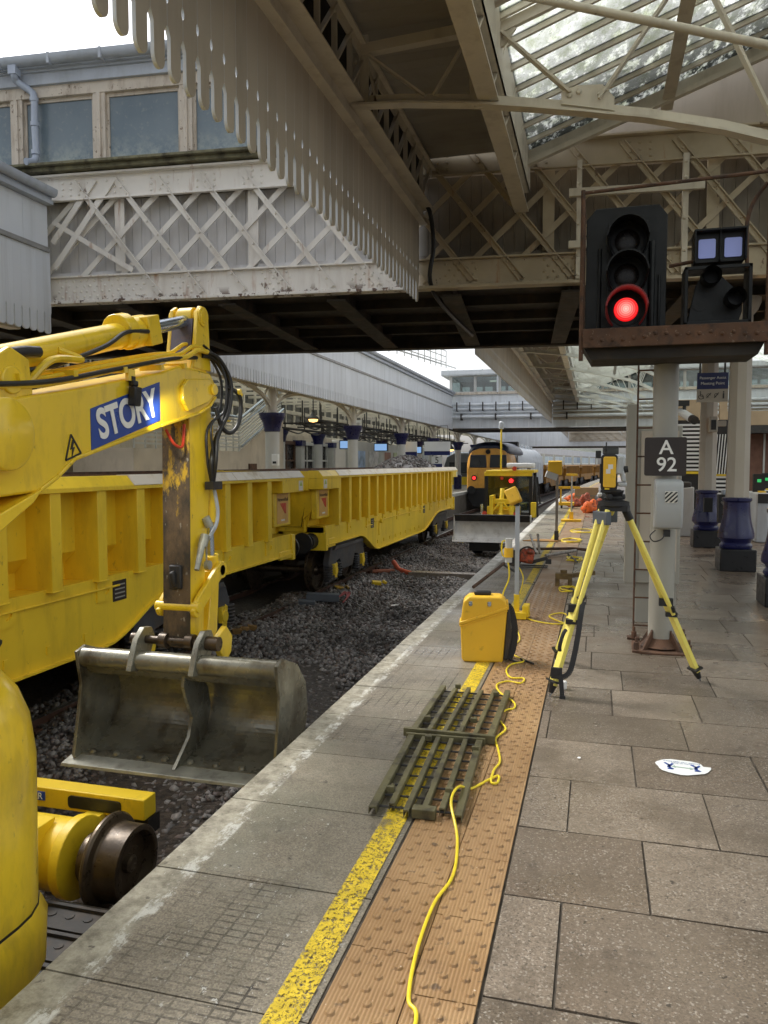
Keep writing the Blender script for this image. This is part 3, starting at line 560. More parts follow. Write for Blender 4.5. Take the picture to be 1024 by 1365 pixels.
        m.bar((-.92,a,5.38),(-.27,a,4.74),.022,.10,(0,1,0)); m.prism([(-.35,4.66),(-.35,4.76),(-.22,4.80),(.0,4.78),(.1,4.66),(.1,4.55)],'y',a-.012,a+.012)
        m.bar((-.03,a,4.66),(.72,a,5.72),.022,.085,(0,1,0)); m.bar((.62,a,5.95),(1.42,a,4.2),.022,.10,(0,1,0)); m.bar((1.42,a,4.2),(2.2,a,6.4),.022,.09,(0,1,0)); m.bar((-.95,a,5.36),(2.6,a,6.55),.05,.09)
        m.prism([(-.98,5.2),(-.98,5.42),(-.82,5.46),(-.75,5.36),(-.86,5.22)],'y',a-.014,a+.014)
        if near:
            for x,z in ((-1.05,4.8),(-1.05,4.95),(-1.05,5.1),(-1.05,5.25),(-1.05,5.4),(-.9,5.36),(-.84,5.3),(-.28,4.72),(-.2,4.74),(-.02,4.7),(.02,4.74),(-.9,5.42),(-1.15,5.4),(-2.24,4.95),(-2.24,5.05),(-2.24,5.15),(-2.24,5.25),(-2.24,5.35),(-2.24,5.45)): m.rivet((x,a-(.052 if x<-2.2 else .017),z),.02)
        m.build('truss',steel,T)
    if near:
        m=MB(); m.tube([(-1.0,6.75,5.52),(-.93,6.75,5.5),(1.5,6.78,4.66),(2.0,6.78,4.48)],.034,12); m.tube([(-.98,6.75,5.5),(-.88,6.75,5.46)],.055,12); m.tube([(-.86,6.75,5.455),(-.8,6.75,5.435)],.046,12); m.build('conduit',CANS,T)
    return T
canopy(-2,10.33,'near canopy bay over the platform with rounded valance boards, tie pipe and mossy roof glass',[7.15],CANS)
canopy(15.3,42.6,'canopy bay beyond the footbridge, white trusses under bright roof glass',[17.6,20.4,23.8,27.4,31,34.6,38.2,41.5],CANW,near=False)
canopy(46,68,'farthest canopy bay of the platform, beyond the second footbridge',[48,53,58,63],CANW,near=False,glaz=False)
# ================================================================== LEFT CANOPY (island platform)
def lcanopy(y0,y1,label,arches):
    T=thing('island_canopy',label,'canopy',(-7.8,y0,0),'canopy bays over the island platform')
    m=MB(); a=y0
    while a<y1-.02:
        b=a+.15; w=.012; c=((a+b)/2,3.45); r=.075-w
        m.prism([(a,4.6),(a,3.72),(a+w,3.68)]+[(c[0]+r*math.cos(R(t)),c[1]+.05*math.sin(R(t))) for t in range(180,361,30)]+[(b-w,3.68),(b,3.72),(b,4.6)],'x',-7.80,-7.775); a+=.151
    m.build('valance',WFASC,T,recalc=False)
    m=MB(); m.box(-7.83,-7.8,y0,y1,4.6,5.3); a=y0
    while a<y1: m.box(-7.80,-7.785,a,min(y1,a+.62),4.66,5.24); a+=.625
    m.build('fascia_board',WFASC2,T)
    m=MB(); m.box(-7.85,-7.74,y0,y1,4.575,4.61); m.box(-7.85,-7.755,y0,y1,4.61,4.65); m.build('moulding',mat('moulding_grey'+label[:4],(.30,.30,.29),.6,var=.2,vs=5),T,bevel=.005)
    m=MB(); m.box(-7.95,-7.70,y0,y1,5.3,5.42); m.box(-7.85,-7.67,y0,y1,5.25,5.3); m.prism(arc((-7.66,5.42),.07,180,360,6)+[(-7.59,5.46),(-7.73,5.46)],'y',y0,y1); m.build('gutter',LEAD,T)
    m=MB(); m.add([(-7.85,y0,5.40),(-7.85,y1,5.40),(-12.5,y1,6.3),(-12.5,y0,6.3)],[(0,1,2,3)]); m.add([(-17,y0,5.40),(-17,y1,5.40),(-12.5,y1,6.3),(-12.5,y0,6.3)],[(0,1,2,3)]); m.build('roof',GLAZ,T,recalc=False)  # roof glass put in to brighten the platform underneath
    m=MB(); m.box(-8.5,-8.3,y0,y1,3.5,3.62); m.box(-12.15,-11.95,y0,y1,3.5,3.62); m.box(-8.45,-8.35,y0,y1,3.62,5.28); m.build('edge_beam',CREAM,T)
    for a in arches:   # curved brackets each way from a column head
        m=MB()
        for sx in (-8.4,):
            for d in (1,-1):
                pts=[(sx,a+d*(.12+3.0*(1-math.cos(R(t)))),2.95+.62*math.sin(R(t))) for t in range(0,91,10)]
                for p,q in zip(pts[:-1],pts[1:]): m.bar(p,q,.07,.09)
                for t in (30,50,70):
                    yy=a+d*(.12+3.0*(1-math.cos(R(t)))); zz=2.95+.62*math.sin(R(t)); m.bar((sx,yy,zz),(sx,yy-d*.25,3.5),.04,.04)
            pts=[(sx-.1-3.2*(1-math.cos(R(t))),a,2.95+1.2*math.sin(R(t))) for t in range(0,91,10)]
            for p,q in zip(pts[:-1],pts[1:]): m.bar(p,q,.06,.09)
            m.bar((sx,a,3.6),(sx-3.4,a,4.1),.06,.08); m.bar((sx-1,a,3.4),(sx-1.4,a,4.0),.05,.05); m.bar((sx-2,a,4.0),(sx-2.3,a,4.8),.05,.05)
            m.bar((sx,a,3.6),(sx-2,a,5.1),.05,.07)
        m.build('arch_bracket',CREAM,T)
    m=MB()
    for a in [q+d for q in arches for d in (-1.75,0,1.75,3.5)]: m.box(-17,-7.9,a-.05,a+.05,5.05,5.2); m.bar((-8.4,a,4.2),(-16,a,4.3),.08,.1); [m.bar((-8.6-i*.8,a,4.25),(-9.4-i*.8,a,5.1) if i%2 else (-8.6-i*.8,a,5.1),.05,.06) for i in range(9)]; m.bar((-8.4,a,3.55),(-11.5,a,4.25),.06,.08)
    m.build('roof_truss',CREAM,T)
    return T
lcanopy(-2,9.75,'pale blue-grey canopy end at left, butting against the lattice footbridge',[5.8])
lcanopy(14.6,42.6,'long pale fascia canopy beyond the wagons, on arched brackets',[19.2,26.3,33.4,40.4])
lcanopy(46.5,72,'island canopy bay behind the locomotive, past the second footbridge',[48,55,62,69])
# columns of the island platform
c=thing('canopy_column','','column'); 
MB().lathe([(.24,-.1),(.24,.1),(.19,.14),(.19,2.35)],n=12).build('shaft',COLW,c,local=True)
MB().lathe([(.19,2.35),(.22,2.37),(.22,2.42),(.26,2.6),(.33,2.72),(.35,2.8),(.35,2.85)],n=12).build('capital',BLUE,c,local=True); MB().lathe([(.14,2.85),(.12,3.55)],n=10).build('neck',CREAM,c,local=True)
MB().lathe([(.25,-.1),(.25,.75),(.2,.8)],n=12).build('base_band',BLUE,c,local=True)
cl=[(-8.4,19.2,'first pale column with blue capital behind the wagons, beside the stair'),(-8.4,26.3,'second pale column with blue capital, in front of the stone wall'),(-8.4,33.4,'third pale column with blue capital, behind the loaded wagon'),(-8.4,40.4,'pale column with blue capital and a lamp, next to the orange locomotive'),(-12,28.2,'inner column nearest the stair, in front of the dark doorway'),(-12,32.5,'inner column between two dark doorways'),(-12,37,'inner column just right of the doorways'),(-12,43,'inner column behind the white platform sign'),(-8.4,48,'column directly behind the second footbridge'),(-8.4,55,'column hidden partly by the locomotive'),(-10.5,46,'slim column beyond the white platform signs')]
for i,(x,y,l) in enumerate(cl):
    o=c if i==0 else dup(c); o['label']=l; o['group']='blue-capped columns of the island platform'; place(o,(x,y,0))
# lamps under the island canopy
def lamp(x,y,z,label,em=LAMPW,r=.2):
    T=thing('station_lamp',label,'lamp',(x,y,z),'lit station lamps')
    MB().lathe([(.05,.28),(.08,.16),(r,.06),(r*1.05,.0),(r*.9,.0)],n=14).build('lamp_shade',DKS,T,local=True); MB().lathe([(r*.88,.02),(r*.7,-.07),(.03,-.1)],n=14).build('lamp_bulb',em,T,local=True); MB().tube([(0,0,.25),(0,0,.75)],.02,6).build('stem',DKS,T,local=True); return T
lamp(-9.6,25.5,3.05,'lit warm lamp in the arch right of the first blue-capped column'); lamp(-9.6,38,2.75,'lit warm lamp between the second and third columns'); lamp(-8,43.4,2.3,'lit orange lamp above the locomotive cab, left'); lamp(1.55,21,1.95,'lit orange lamp beside the white arrow sign',r=.13); lamp(2.6,15.7,2.55,'lit orange lamp right of the tall pair of columns',r=.17)
# station building with doors, stair
B=thing('station_building','sandstone station building with dark doorways under the island canopy','building',(-13.2,20,0))
m=MB()
for r in range(9):
    z=-.1+.32*r; x=17.0+(.4 if r%2 else 0)
    while x<37: m.box(-13.6,-13.2,x,x+.79,z+.004,z+.316); x+=.8
m.build('wall',SANDST,B)
DOORB=mat('door_brown',(.10,.055,.035),.5,var=.3)
for y,w,k in ((28.2,1.5,0),(30.6,1.7,0),(33.2,1.5,1),(35.4,1.2,1)):
    d=MB(); d.box(-13.19,-13.05,y-.1,y,-.1,2.35); d.box(-13.19,-13.05,y+w,y+w+.1,-.1,2.35); d.box(-13.19,-13.05,y-.1,y+w+.1,2.35,2.5); d.box(-13.19,-13.08,y+w*.48,y+w*.52,-.1,2.35); d.box(-13.19,-13.08,y,y+w,1.6,1.68); d=d.build('door',COLW if k else DOORB,B)
    MB().box(-13.19,-13.14,y,y+w,-.1,2.35).build('door_panel',mat('door_dark%d'%int(y),(.012,.011,.012),.3),d)
for y in (27.7,30.0,32.7,35.0,37.0): m=MB(); m.box(-13.2,-12.8,y-.2,y+.2,-.1,2.3); m.build('pilaster',COLW,B,bevel=.02); m=MB(); m.box(-13.2,-12.76,y-.24,y+.24,2.3,2.55); m.build('pilaster_cap',BLUE,B)
m=MB(); m.box(-40,-13.62,16,37,-.1,3.3); m.build('core',SANDST,B)
m=MB(); m.box(-14.2,-14.1,16,70,2.78,5.2); m.build('upper_glazing',GLASSD,B); m=MB(); [m.box(-14.1,-14.02,16+1.1*i,16.1+1.1*i,2.78,5.2) for i in range(49)]; m.box(-14.1,-14.0,16,70,3.9,4.0); m.box(-14.1,-14.0,16,70,2.78,2.9); m.build('glazing_frame',CREAM,B)
T=thing('kiosk','pale station kiosk with bright panels beyond the stone building','kiosk',(-13,45,0)); m=MB(); m.box(-16,-12.6,39,62,-.1,2.7); m.build('body',COLW,T)
for i,(c_,e_) in enumerate((((.30,.42,.6),0),((.62,.62,.6),0),((.25,.10,.05),0),((.5,.55,.3),0),((.12,.16,.3),0),((.66,.62,.5),0),((.4,.42,.45),0),((.6,.3,.15),0))): MB().box(-12.59,-12.55,39.6+2.8*i,41.6+2.8*i,.5,2.2).build('window_panel',mat('kiosk_panel%d'%i,c_,.4,var=.5,vs=2.5),T)
for k,(x,y,z) in enumerate(((-10.8,33,2.35),(-10.2,36.5,2.3),(-9.6,41.5,2.25),(-10.6,45,2.3))):
    T=thing('departure_screen',['small hanging departure screen left of the third column','hanging departure screen above the ballast heap','hanging departure screen between the white platform signs','hanging departure screen deep under the island canopy'][k],'screen',(x,y,z)); MB().box(-.35,.35,-.08,.08,-.2,.2).build('housing',DKS,T,local=True); MB().box(-.31,.31,-.09,-.08,-.16,.16).build('display',SCREEN,T,local=True); MB().tube([(0,0,.2),(0,0,1.1)],.025,6).build('hanger',DKS,T,local=True)
T=thing('cable_tray','dark cable trays and conduits slung under the island canopy roof','cable tray',(-10.5,30,2.9)); m=MB()
for x,z in ((-10.6,2.95),(-11.3,2.8),(-9.9,3.05)):
    m.box(x-.12,x+.12,26.5,58,z,z+.06)
    for i in range(16): m.box(x-.02,x+.02,27+2*i,27.05+2*i,z,z+.9); m.tube(catmull([(x,27+2*i,z),(x+.1,28+2*i,z-random.uniform(.05,.25)),(x,29+2*i,z)],4),.03,5)
for y in range(27,58,3): m.box(-12,-9.2,y,y+.06,2.98,3.04)
m.build('tray',DKS,T)
T=thing('junction_unit','white switch box fixed on the first blue-capped column','switch box',(-8.2,19.1,1.6)); MB().box(-8.3,-8.12,18.9,19.02,1.45,1.75).build('case',WHITE,T,bevel=.01); MB().box(-8.26,-8.16,18.88,18.9,1.5,1.56).build('switch',BLACK,T)
T=thing('speaker_box','white loudspeaker box hanging under the island canopy','speaker',(-9,29,3)); MB().box(-9.2,-8.9,28.9,29.1,2.75,3.2).build('housing',WHITE,T,bevel=.01); MB().box(-9.15,-8.95,28.88,28.9,2.8,3.1).build('grille',COLW,T)
S=thing('station_stair','stone stair with steel handrails and slatted balustrade on the island platform','stair',(-11,17,0))
m=MB(); m.prism([(17.,-.1),(26.6,-.1),(26.6,3.4),(22.9,1.9),(17.,1.9)],'x',-13.0,-11.2); m.build('stone_base',SANDST,S,bevel=.01)
m=MB(); m.box(-11.19,-11.16,23.6,24.2,-.1,1.5); m.build('door',RUSTY,S)
m=MB()
for z in np.arange(2.0,2.95,.11): m.box(-11.21,-11.19,17,22.9,z,z+.05); m.bar((-11.2,22.9,z),(-11.2,26.4,z+1.45),.02,.05)
[m.box(-11.22,-11.18,17+.5*i,17.04+.5*i,1.9,3.0) for i in range(12)]; m.box(-11.22,-11.18,22.9,22.96,1.9,3.1); m.build('balustrade',COLW,S)
m=MB(); m.tube([(-11.1,17,3.0),(-11.1,22.9,3.0),(-11.1,26.4,4.45)],.04,8); m.tube([(-11.1,22.9,2.05),(-11.1,26.4,3.5)],.04,8); m.tube([(-11.1,22.9,2.75),(-11.1,26.4,4.2)],.03,8); m.build('handrail',CHROME,S)
m=MB(); m.box(-13.1,-12.9,17,26.5,3.0,3.08); m.build('landing_edge',YB,S)
for i in range(5): MB().box(-13.1,-13.0,18+1.5*i,19.2+1.5*i,3.1,4.6).build('landing_window',GLASSD,S)
# station signs on the island
def signp(x,y,z,w,h,label,top=None,num=None):
    T=thing('platform_sign',label,'sign',(x,y,z)); MB().box(-w/2,w/2,-.03,.03,-h/2,h/2).build('board',WHITE,T,local=True); MB().box(-w/2,w/2,-.036,-.03,-h/2,-h/2+h*.3).build('blue_band',NAVY,T,local=True)
    m=MB(); m.tube([(-w*.4,0,h/2),(-w*.4,0,h/2+.8),(w*.4,0,h/2+.8),(w*.4,0,h/2)],.02,6); m.build('hanger',DKS,T,local=True)
    if num: text(num,h*.8,(0,-.04,h*.12),(R(90),0,0),LETD,T,local=True)
    return T
signp(-9.35,38.5,2.25,1.0,.75,'white platform sign with a navy band, left of a blue-capped column'); signp(-7.9,39,2.28,1.35,.7,'wider white platform sign with a navy band, right of the column')
T=signp(-7.95,39.2,1.6,.55,.55,'small square platform number sign under the wide white sign',num='5')
T=thing('heritage_sign','round red sign board low behind the ballast heap','sign',(-9.6,38,1.15)); MB().lathe([(.3,-.03),(.3,.03)],(0,0,0),16,'y').build('board',RED,T,local=True); MB().tube([(0,0.02,-1.25),(0,0.02,0)],.03,6).build('post',DKS,T,local=True)
# ================================================================== SECOND FOOTBRIDGE + THIRD
def bridge2(Y,xl,xr,zb,zt,label,win=True):
    T=thing('far_footbridge',label,'footbridge',(xl,Y,0))
    m=MB(); x=xl
    while x<xr: m.box(x,min(xr,x+.62),Y,Y+.06,zb+.12,zt); x+=.63
    m.build('fascia_board',WFASC2,T)
    m=MB(); m.box(xl,xr,Y-.08,Y+3.5,zb,zb+.1); m.build('bottom_beam',DARK,T)
    m=MB(); m.box(-2.3,14,Y-.02,Y,zb+.5,zb+1.2); m.build('dark_panel',CREAM,T)
    m=MB()
    for k in range(16): x=-2.3+.7*k; m.bar((x,Y-.05,zb+.55),(x+.7,Y-.05,zb+1.2),.04,.08,(0,1,0)); m.bar((x+.7,Y-.09,zb+.55),(x,Y-.09,zb+1.2),.04,.08,(0,1,0))
    m.box(-2.3,14,Y-.12,Y-.02,zb+1.2,zb+1.35); m.build('lattice_bars',CREAM,T)
    if not win: return T
    m=MB(); m.box(xl-.3,xr,Y-.15,Y+.1,zt,zt+.12); m.build('sill_board',SIGW,T)
    zs,zw=zt+.12,zt+1.05
    xs=[xl+.1+1.36*i for i in range(int((xr-xl)/1.36)+1)]
    for x in xs: MB().box(x-.07,x+.07,Y-.05,Y+.05,zs,zw).build('window_post',COLW,T)
    for a,b in zip(xs[:-1],xs[1:]):
        f=MB(); f.box(a+.07,b-.07,Y-.03,Y+.03,zw-.06,zw); f.box(a+.07,b-.07,Y-.03,Y+.03,zs,zs+.05); f=f.build('window',COLW,T); MB().box(a+.07,b-.07,Y-.005,Y+.005,zs+.05,zw-.06).build('pane',CABGL,f)
        f=MB(); f.box(a+.07,b-.07,Y+3.2,Y+3.25,zs,zs+.1); f.box(a+.55,a+.8,Y+3.2,Y+3.25,zs,zw); f.box(a-.05,a+.1,Y+3.2,Y+3.25,zs,zw); f.box(a,b,Y+3.2,Y+3.25,zs+.62,zw); f.build('far_window',CABG,T)
    m=MB(); m.box(xl-.4,xr,Y-.3,Y+3.6,zw,zw+.2); m.box(xl-.4,xr,Y-.34,Y-.3,zw+.05,zw+.28); m.build('roof',WFASC2,T)
    m=MB(); m.box(xl,xr,Y+.1,Y+3.2,zt-.1,zt+.02); m.build('floor',CABG,T)
    m=MB()
    for i in range(60): x=random.uniform(xl,-1.5); m.prism([(x-.1,zw+.2),(x+random.uniform(-.1,.1),zw+.2+random.uniform(.04,.13)),(x+.12,zw+.2)],'y',Y-.2,Y+.3)
    m.build('roof_weeds',mat('weeds',(.13,.17,.07),.8),T)
    m=MB()
    for z,r in ((4.75,.075),(4.5,.075),(4.32,.035),(4.08,.09)): m.tube([(xl,Y-.28,z),(xr,Y-.28,z)],r,8)
    m.build('service_pipe',WFASC2,T)
    m=MB()
    for i in range(11): x=xl+.5+.72*i; m.box(x-.03,x+.03,Y-.4,Y-.02,4.40,4.46); m.box(x-.03,x+.03,Y-.42,Y-.36,4.4,4.88)
    for i in range(4): m.box(xl+.7+1.9*i,xl+.78+1.9*i,Y-.4,Y-.02,3.9,4.25)
    m.build('pipe_bracket',DKS,T)
    m=MB(); m.tube([(xl+2.72,Y-.2,zw+.1),(xl+2.72,Y-.2,zt+.1)],.05,8); m.build('downpipe',WFASC2,T)
    for x in (xl+2.3,xl+3.1): MB().box(x-.2,x+.2,Y+1.2,Y+1.5,zw-.22,zw-.15).build('ceiling_light',LAMPC,T)
    return T
bridge2(42.8,-8.0,14,3.36,5.32,'second pale footbridge with a glazed upper deck and pipes along its face')
bridge2(68.5,-9.6,12,2.9,4.6,'third pale footbridge low in the distance between the canopies',False)
T=thing('roof_walkway','tubular steel roof walkway railing above the far canopy','railing',(-10,40,5.6))
m=MB(); a0,a1=V(-9.5,28,6.3),V(-8.8,46,7.2)
for h in (.35,.7,1.05): m.tube([a0+V(0,0,h),a1+V(0,0,h)],.03,6)
for i in range(15): p=a0.lerp(a1,i/14); m.tube([p,p+V(0,0,1.05)],.03,6)
m.tube([a0+V(.6,0,0),a1+V(.6,0,0)],.04,6); m.build('rails',COLW,T)
# distant curving canopy with columns
T=thing('distant_canopy','distant curving canopy with pale fascia on slim columns behind the wagon train','canopy',(0,80,0))
m=MB(); m2=MB(); m3=MB(); m4=MB(); ys=[74+4*i for i in range(26)]
for a,b in zip(ys[:-1],ys[1:]):
    xa,xb=-8.6+cx(a),-8.6+cx(b); m.bar((xa,a,3.0),(xb,b,3.0),.08,.75); m2.add([(xa,a,3.4),(xb,b,3.4),(xb-6,b,4.6),(xa-6,a,4.6)],[(0,1,2,3)]); m4.add([(xa-7,a,-.1),(xb-7,b,-.1),(xb-7,b,2.7),(xa-7,a,2.7)],[(0,1,2,3)])
for i in range(13): a=76+8*i; m3=MB(); m3.bar((-9+cx(a),a,-.1),(-9+cx(a),a,2.8),.3,.3); m3.bar((-9+cx(a),a,2.5),(-9+cx(a),a+1.5,2.9),.1,.1); m3.build('column',COLW,T)
m.build('fascia_board',WFASC2,T); m2.build('roof',GLAZ,T,recalc=False); 
t=NT('far_shopfronts'); v=t.n('ShaderNodeTexBrick'); v.inputs['Scale'].default_value=1; v.inputs['Brick Width'].default_value=4.; v.inputs['Row Height'].default_value=1.45; v.inputs['Mortar Size'].default_value=.12; v.inputs['Color1'].default_value=(.18,.24,.36,1); v.inputs['Color2'].default_value=(.45,.52,.6,1); v.inputs['Mortar'].default_value=(.65,.66,.66,1)
mp=t.n('ShaderNodeMapping'); mp.inputs['Rotation'].default_value=(0,0,0); g=t.n('ShaderNodeNewGeometry'); sx=t.n('ShaderNodeSeparateXYZ'); cb=t.n('ShaderNodeCombineXYZ'); t.l(g.outputs['Position'],sx.inputs[0]); t.l(sx.outputs[1],cb.inputs[0]); t.l(sx.outputs[2],cb.inputs[1]); t.l(cb.outputs[0],v.inputs['Vector'])
m4.build('shopfront',t.finish(v.outputs['Color'],.3,emit=.15),T)
# ================================================================== WAGONS
def wagon(name,label,L,dA,dB,zb,zs,ribs,Y,yel=None,load=None,white=None,detail=True,group=None):
    yel=yel or YW
    T=thing(name,label,'wagon',(0,0,0),group or 'yellow box wagons of the near train')
    H=1.2
    m=MB()
    for s in (1,-1):
        m.add([(s*.92,.15,1.25),(s*.92,L-.15,1.25),(s*.92,L-.15,.60),(s*.92,.15,.60),(s*.78,L-.15,.46),(s*.78,.15,.46),(s*.78,L-.15,.2),(s*.78,.15,.2)],[(0,1,2,3),(3,2,4,5),(5,4,6,7)])
    for y,d in ((.15,1),(L-.15,-1)):
        m.add([(-.92,y,1.25),(.92,y,1.25),(.92,y,.6),(.78,y+d*.1,.2),(-.78,y+d*.1,.2),(-.92,y,.6)],[(0,1,2,3,4,5)])
        m.prism([(-.5,1.2),(.5,1.2),(.5,.55),(.3,.35),(-.3,.35),(-.5,.55)],'y',y,y-d*.12)
    m.build('body',yel,T,local=True)
    m=MB()
    for y in ribs:
        for s in (1,-1):
            m.box(min(s*.75,s*H),max(s*.75,s*H),y-.075,y+.075,.29,1.25); m.box(min(s*.75,s*1.21),max(s*.75,s*1.21),y-.08,y+.08,.28,.295)
            if detail: m.build('rib',yel,T,local=True,bevel=.006); m=MB()
    if not detail: m.build('ribbed_side',yel,T,local=True)
    m=MB()
    for s in (1,-1):
        p=[(s*1.22,1.22),(s*1.22,1.265),(s*1.13,1.37),(s*.93,1.37),(s*.93,1.22)]
        m.prism([(a,b) for a,b in p],'y',0.0,L)
        for ya,yb in ((0,.95),(L-.95,L)): m.box(min(s*.9,s*1.215),max(s*.9,s*1.215),ya+.01,yb,1.02,1.23)
    for ya,yb in ((0,.2),(L-.2,L)): m.box(-.93,.93,ya,yb,1.0,1.36)
    m.build('rim',yel,T,local=True,bevel=.005 if detail else 0)
    m=MB()
    for s in (1,-1): m.add([(s*.905,.2,1.375),(s*.905,L-.2,1.375),(s*.7,L-.2,.3),(s*.7,.2,.3)],[(0,1,2,3)]); m.box(min(s*.9,s*.96),max(s*.9,s*.96),.05,L-.05,1.37,1.382)
    m.add([(-.7,.2,.3),(.7,.2,.3),(.7,L-.2,.3),(-.7,L-.2,.3)],[(0,1,2,3)]); m.build('interior',RUSTY,T,local=True)
    if load:
        m=MB(); n=26; ya,yb=load[0],load[1]
        for i in range(n+1):
            for j in range(9):
                u=i/n; v=j/8; x=-.88+1.76*v; h=math.sin(math.pi*u)**.6*(1-(2*v-1)**2*.45); m.v.append((x,ya+(yb-ya)*u,.95+load[2]*h+random.uniform(-.05,.05)))
        m.f=[(i*9+j,i*9+j+1,(i+1)*9+j+1,(i+1)*9+j) for i in range(n) for j in range(8)]; m.m=[0]*len(m.f)
        for i in range(900):
            u,v=random.random(),random.random(); x=-.85+1.7*v; h=math.sin(math.pi*u)**.6*(1-(2*v-1)**2*.45); s=random.uniform(.04,.09); m.obox((x,ya+(yb-ya)*u,.97+load[2]*h),(s,s*.8,s*.7),(random.random()*3,random.random()*3,0))
        o=m.build('ballast_load',STONE,T,local=True,recalc=False); o['label']='heap of grey ballast showing above the rim'
    # fish-belly side sill
    dp=zb-zs; cv=lambda t: zs+dp*(3*t*t-2*t**3)
    low=[(.35,zs),(dA[0],zs)]+[(dA[0]+(dA[1]-dA[0])*t/8,cv(t/8)) for t in range(1,9)]+[(L-dB[1]-(dB[0]-dB[1])*t/8,cv(1-t/8)) for t in range(0,9)]+[(L-.35,zs)]
    m=MB()
    for s in (1,-1):
        m.prism(low+[(L-.35,.31),(.35,.31)],'x',s*1.1,s*1.13); m.box(min(s*.76,s*1.12),max(s*.76,s*1.12),.3,L-.3,.18,.3)
        for (a,b),(c,d) in zip(low[:-1],low[1:]): m.bar((s*1.1,a,b),(s*1.1,c,d),.16,.02)
        for y in ribs[::2]: m.box(min(s*.8,s*1.1),max(s*.8,s*1.1),y-.02,y+.02,zs,.2)
    m.box(-.3,.3,.3,L-.3,-.1,.3)
    m.build('underframe',yel,T,local=True)
    for y,y2 in ((.3,.42),(L-.42,L-.9)): m=MB(); m.box(-1.17,1.17,y,y+.12,zs-.1,.30); m.box(1.10,1.15,min(y2,y+.1),y2+.5,zs-.06,.05); m.box(-1.15,-1.1,min(y2,y+.1),y2+.5,zs-.06,.05); m.build('headstock',yel,T,local=True,bevel=.01)
    for y,d in ((.3,-1),(L-.3,1)):
        for s in (.86,-.86):
            m=MB(); m.tube([(s,y,.02),(s,y+d*.2,.02)],[.16,.14],14); m.tube([(s,y+d*.2,.02),(s,y+d*.42,.02)],.10,12); m.tube([(s,y+d*.42,.02),(s,y+d*.47,.02)],.2,16); m.build('buffer',BLACK,T,local=True)
    if detail:
        m=MB()
        for y in ribs[1::2]:
            MB().prism([(y-.04,.27),(y+.05,.27),(y+.05,.16),(y+.10,.12),(y+.16,.15),(y+.17,.2),(y+.21,.2),(y+.21,.12),(y+.13,.06),(y-.04,.06)],'x',1.13,1.15).build('rope_hook',yel,T,local=True)
        for y in np.arange(dA[1],L-dB[1],.55): m.box(1.13,1.145,y,y+.05,zb+.12,zb+.2)
        PP=MB(); PP.tube([(1.145,dA[1]-.3,zs+.22),(1.145,L-dB[1]+.3,zs+.22)],.012,6); PP.tube([(1.145,dA[1]+.1,zb+.3),(1.145,dA[1]+.1,zs+.2)],.012,6); PP.build('brake_pipe',yel,T,local=True); m.tube([(1.14,dA[1]+.2,.14),(1.2,dA[1]+.2,.14)],.06,12); m.tube([(1.15,dB[0],.1),(1.15,dB[0]+.5,.1)],.012,6)
        m.build('sill_bracket',yel,T,local=True)
        for y in (dA[1]-.55,L-dB[1]+.2): MB().box(1.13,1.138,y,y+.24,.02,.24).build('data_panel',SDARK,T,local=True); [MB().box(1.138,1.140,y+.03,y+.21,.05+.045*k,.065+.045*k).build('data_line',POSTG,T,local=True) for k in range(4)]
        RX=Matrix(((0,0,1),(1,0,0),(0,1,0)))
        for y in (.25,L-.8):
            m=MB(); m.box(.92,1.04,y-.1,y+.62,.45,1.02); m.build('end_locker',yel,T,local=True,bevel=.02)
            p=MB().box(1.04,1.046,y+.02,y+.5,.5,1.0).build('logo_panel',LABY,T,local=True); text('NetworkRail',.085,(1.049,y+.26,.90),RX,LETD,p,local=True)
            q=MB()
            for k in range(3): q.prism([(y+.14+.09*k,.84),(y+.22+.09*k,.84),(y+.36+.02*k,.66),(y+.35+.02*k,.66)],'x',1.046,1.049)
            q.build('logo_rays',RED,p,local=True); MB().box(1.046,1.049,y+.18,y+.34,.54,.57).build('small_label',LABEL,p,local=True)
        for y in (.06,L-.24):
            p=MB().box(1.215,1.222,y,y+.17,1.04,1.21).build('warning_label',LABEL,T,local=True); MB().prism([(y+.03,1.12),(y+.14,1.12),(y+.085,1.2)],'x',1.222,1.225).build('warning_symbol',mat('sym_green%.1f%s'%(y,name[-3:]),(.35,.5,.05),.5),p,local=True)
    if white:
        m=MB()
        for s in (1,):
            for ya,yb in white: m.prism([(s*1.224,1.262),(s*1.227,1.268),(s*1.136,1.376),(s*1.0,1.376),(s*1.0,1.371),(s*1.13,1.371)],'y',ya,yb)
        m.build('rim_cap',mat('rim_cap_white'+name[-3:],(.72,.66,.55),.5,var=.06,dirt=((.4,.28,.1),.6,4,1,.5,.7)),T,local=True)  # pale rim panels, sunlit top chamfer painted in
    for yc in (dA[0]-.55,L-dB[0]+.55):
        b=MB()
        for s in (1,-1):
            x=s*1.0; b.prism([(yc+p,q-.02) for p,q in ((-1.2,-.42),(-1.05,-.15),(-.3,-.08),(.3,-.08),(1.05,-.15),(1.2,-.42),(1.17,-.82),(.78,-.82),(.72,-.45),(.5,-.42),(.35,-.66),(-.35,-.66),(-.5,-.42),(-.72,-.45),(-.78,-.82),(-1.17,-.82))],'x',x-s*.06,x+s*.06)
            b.prism([(yc+p,q) for p,q in ((-1.0,-.22),(1.0,-.22),(.9,-.14),(-.9,-.14))],'x',x,x+s*.12)
            for k in (-.62,.62,-1.18,1.18): [b.tube([(x+s*.05,yc+k,-.78+.05*j),(x+s*.05,yc+k,-.755+.05*j)],.09,10) for j in range(6)]
        b.box(-1.0,1.0,yc-.25,yc+.25,-.5,-.15); b=b.build('bogie',BOGIE,T,local=True,bevel=.008)
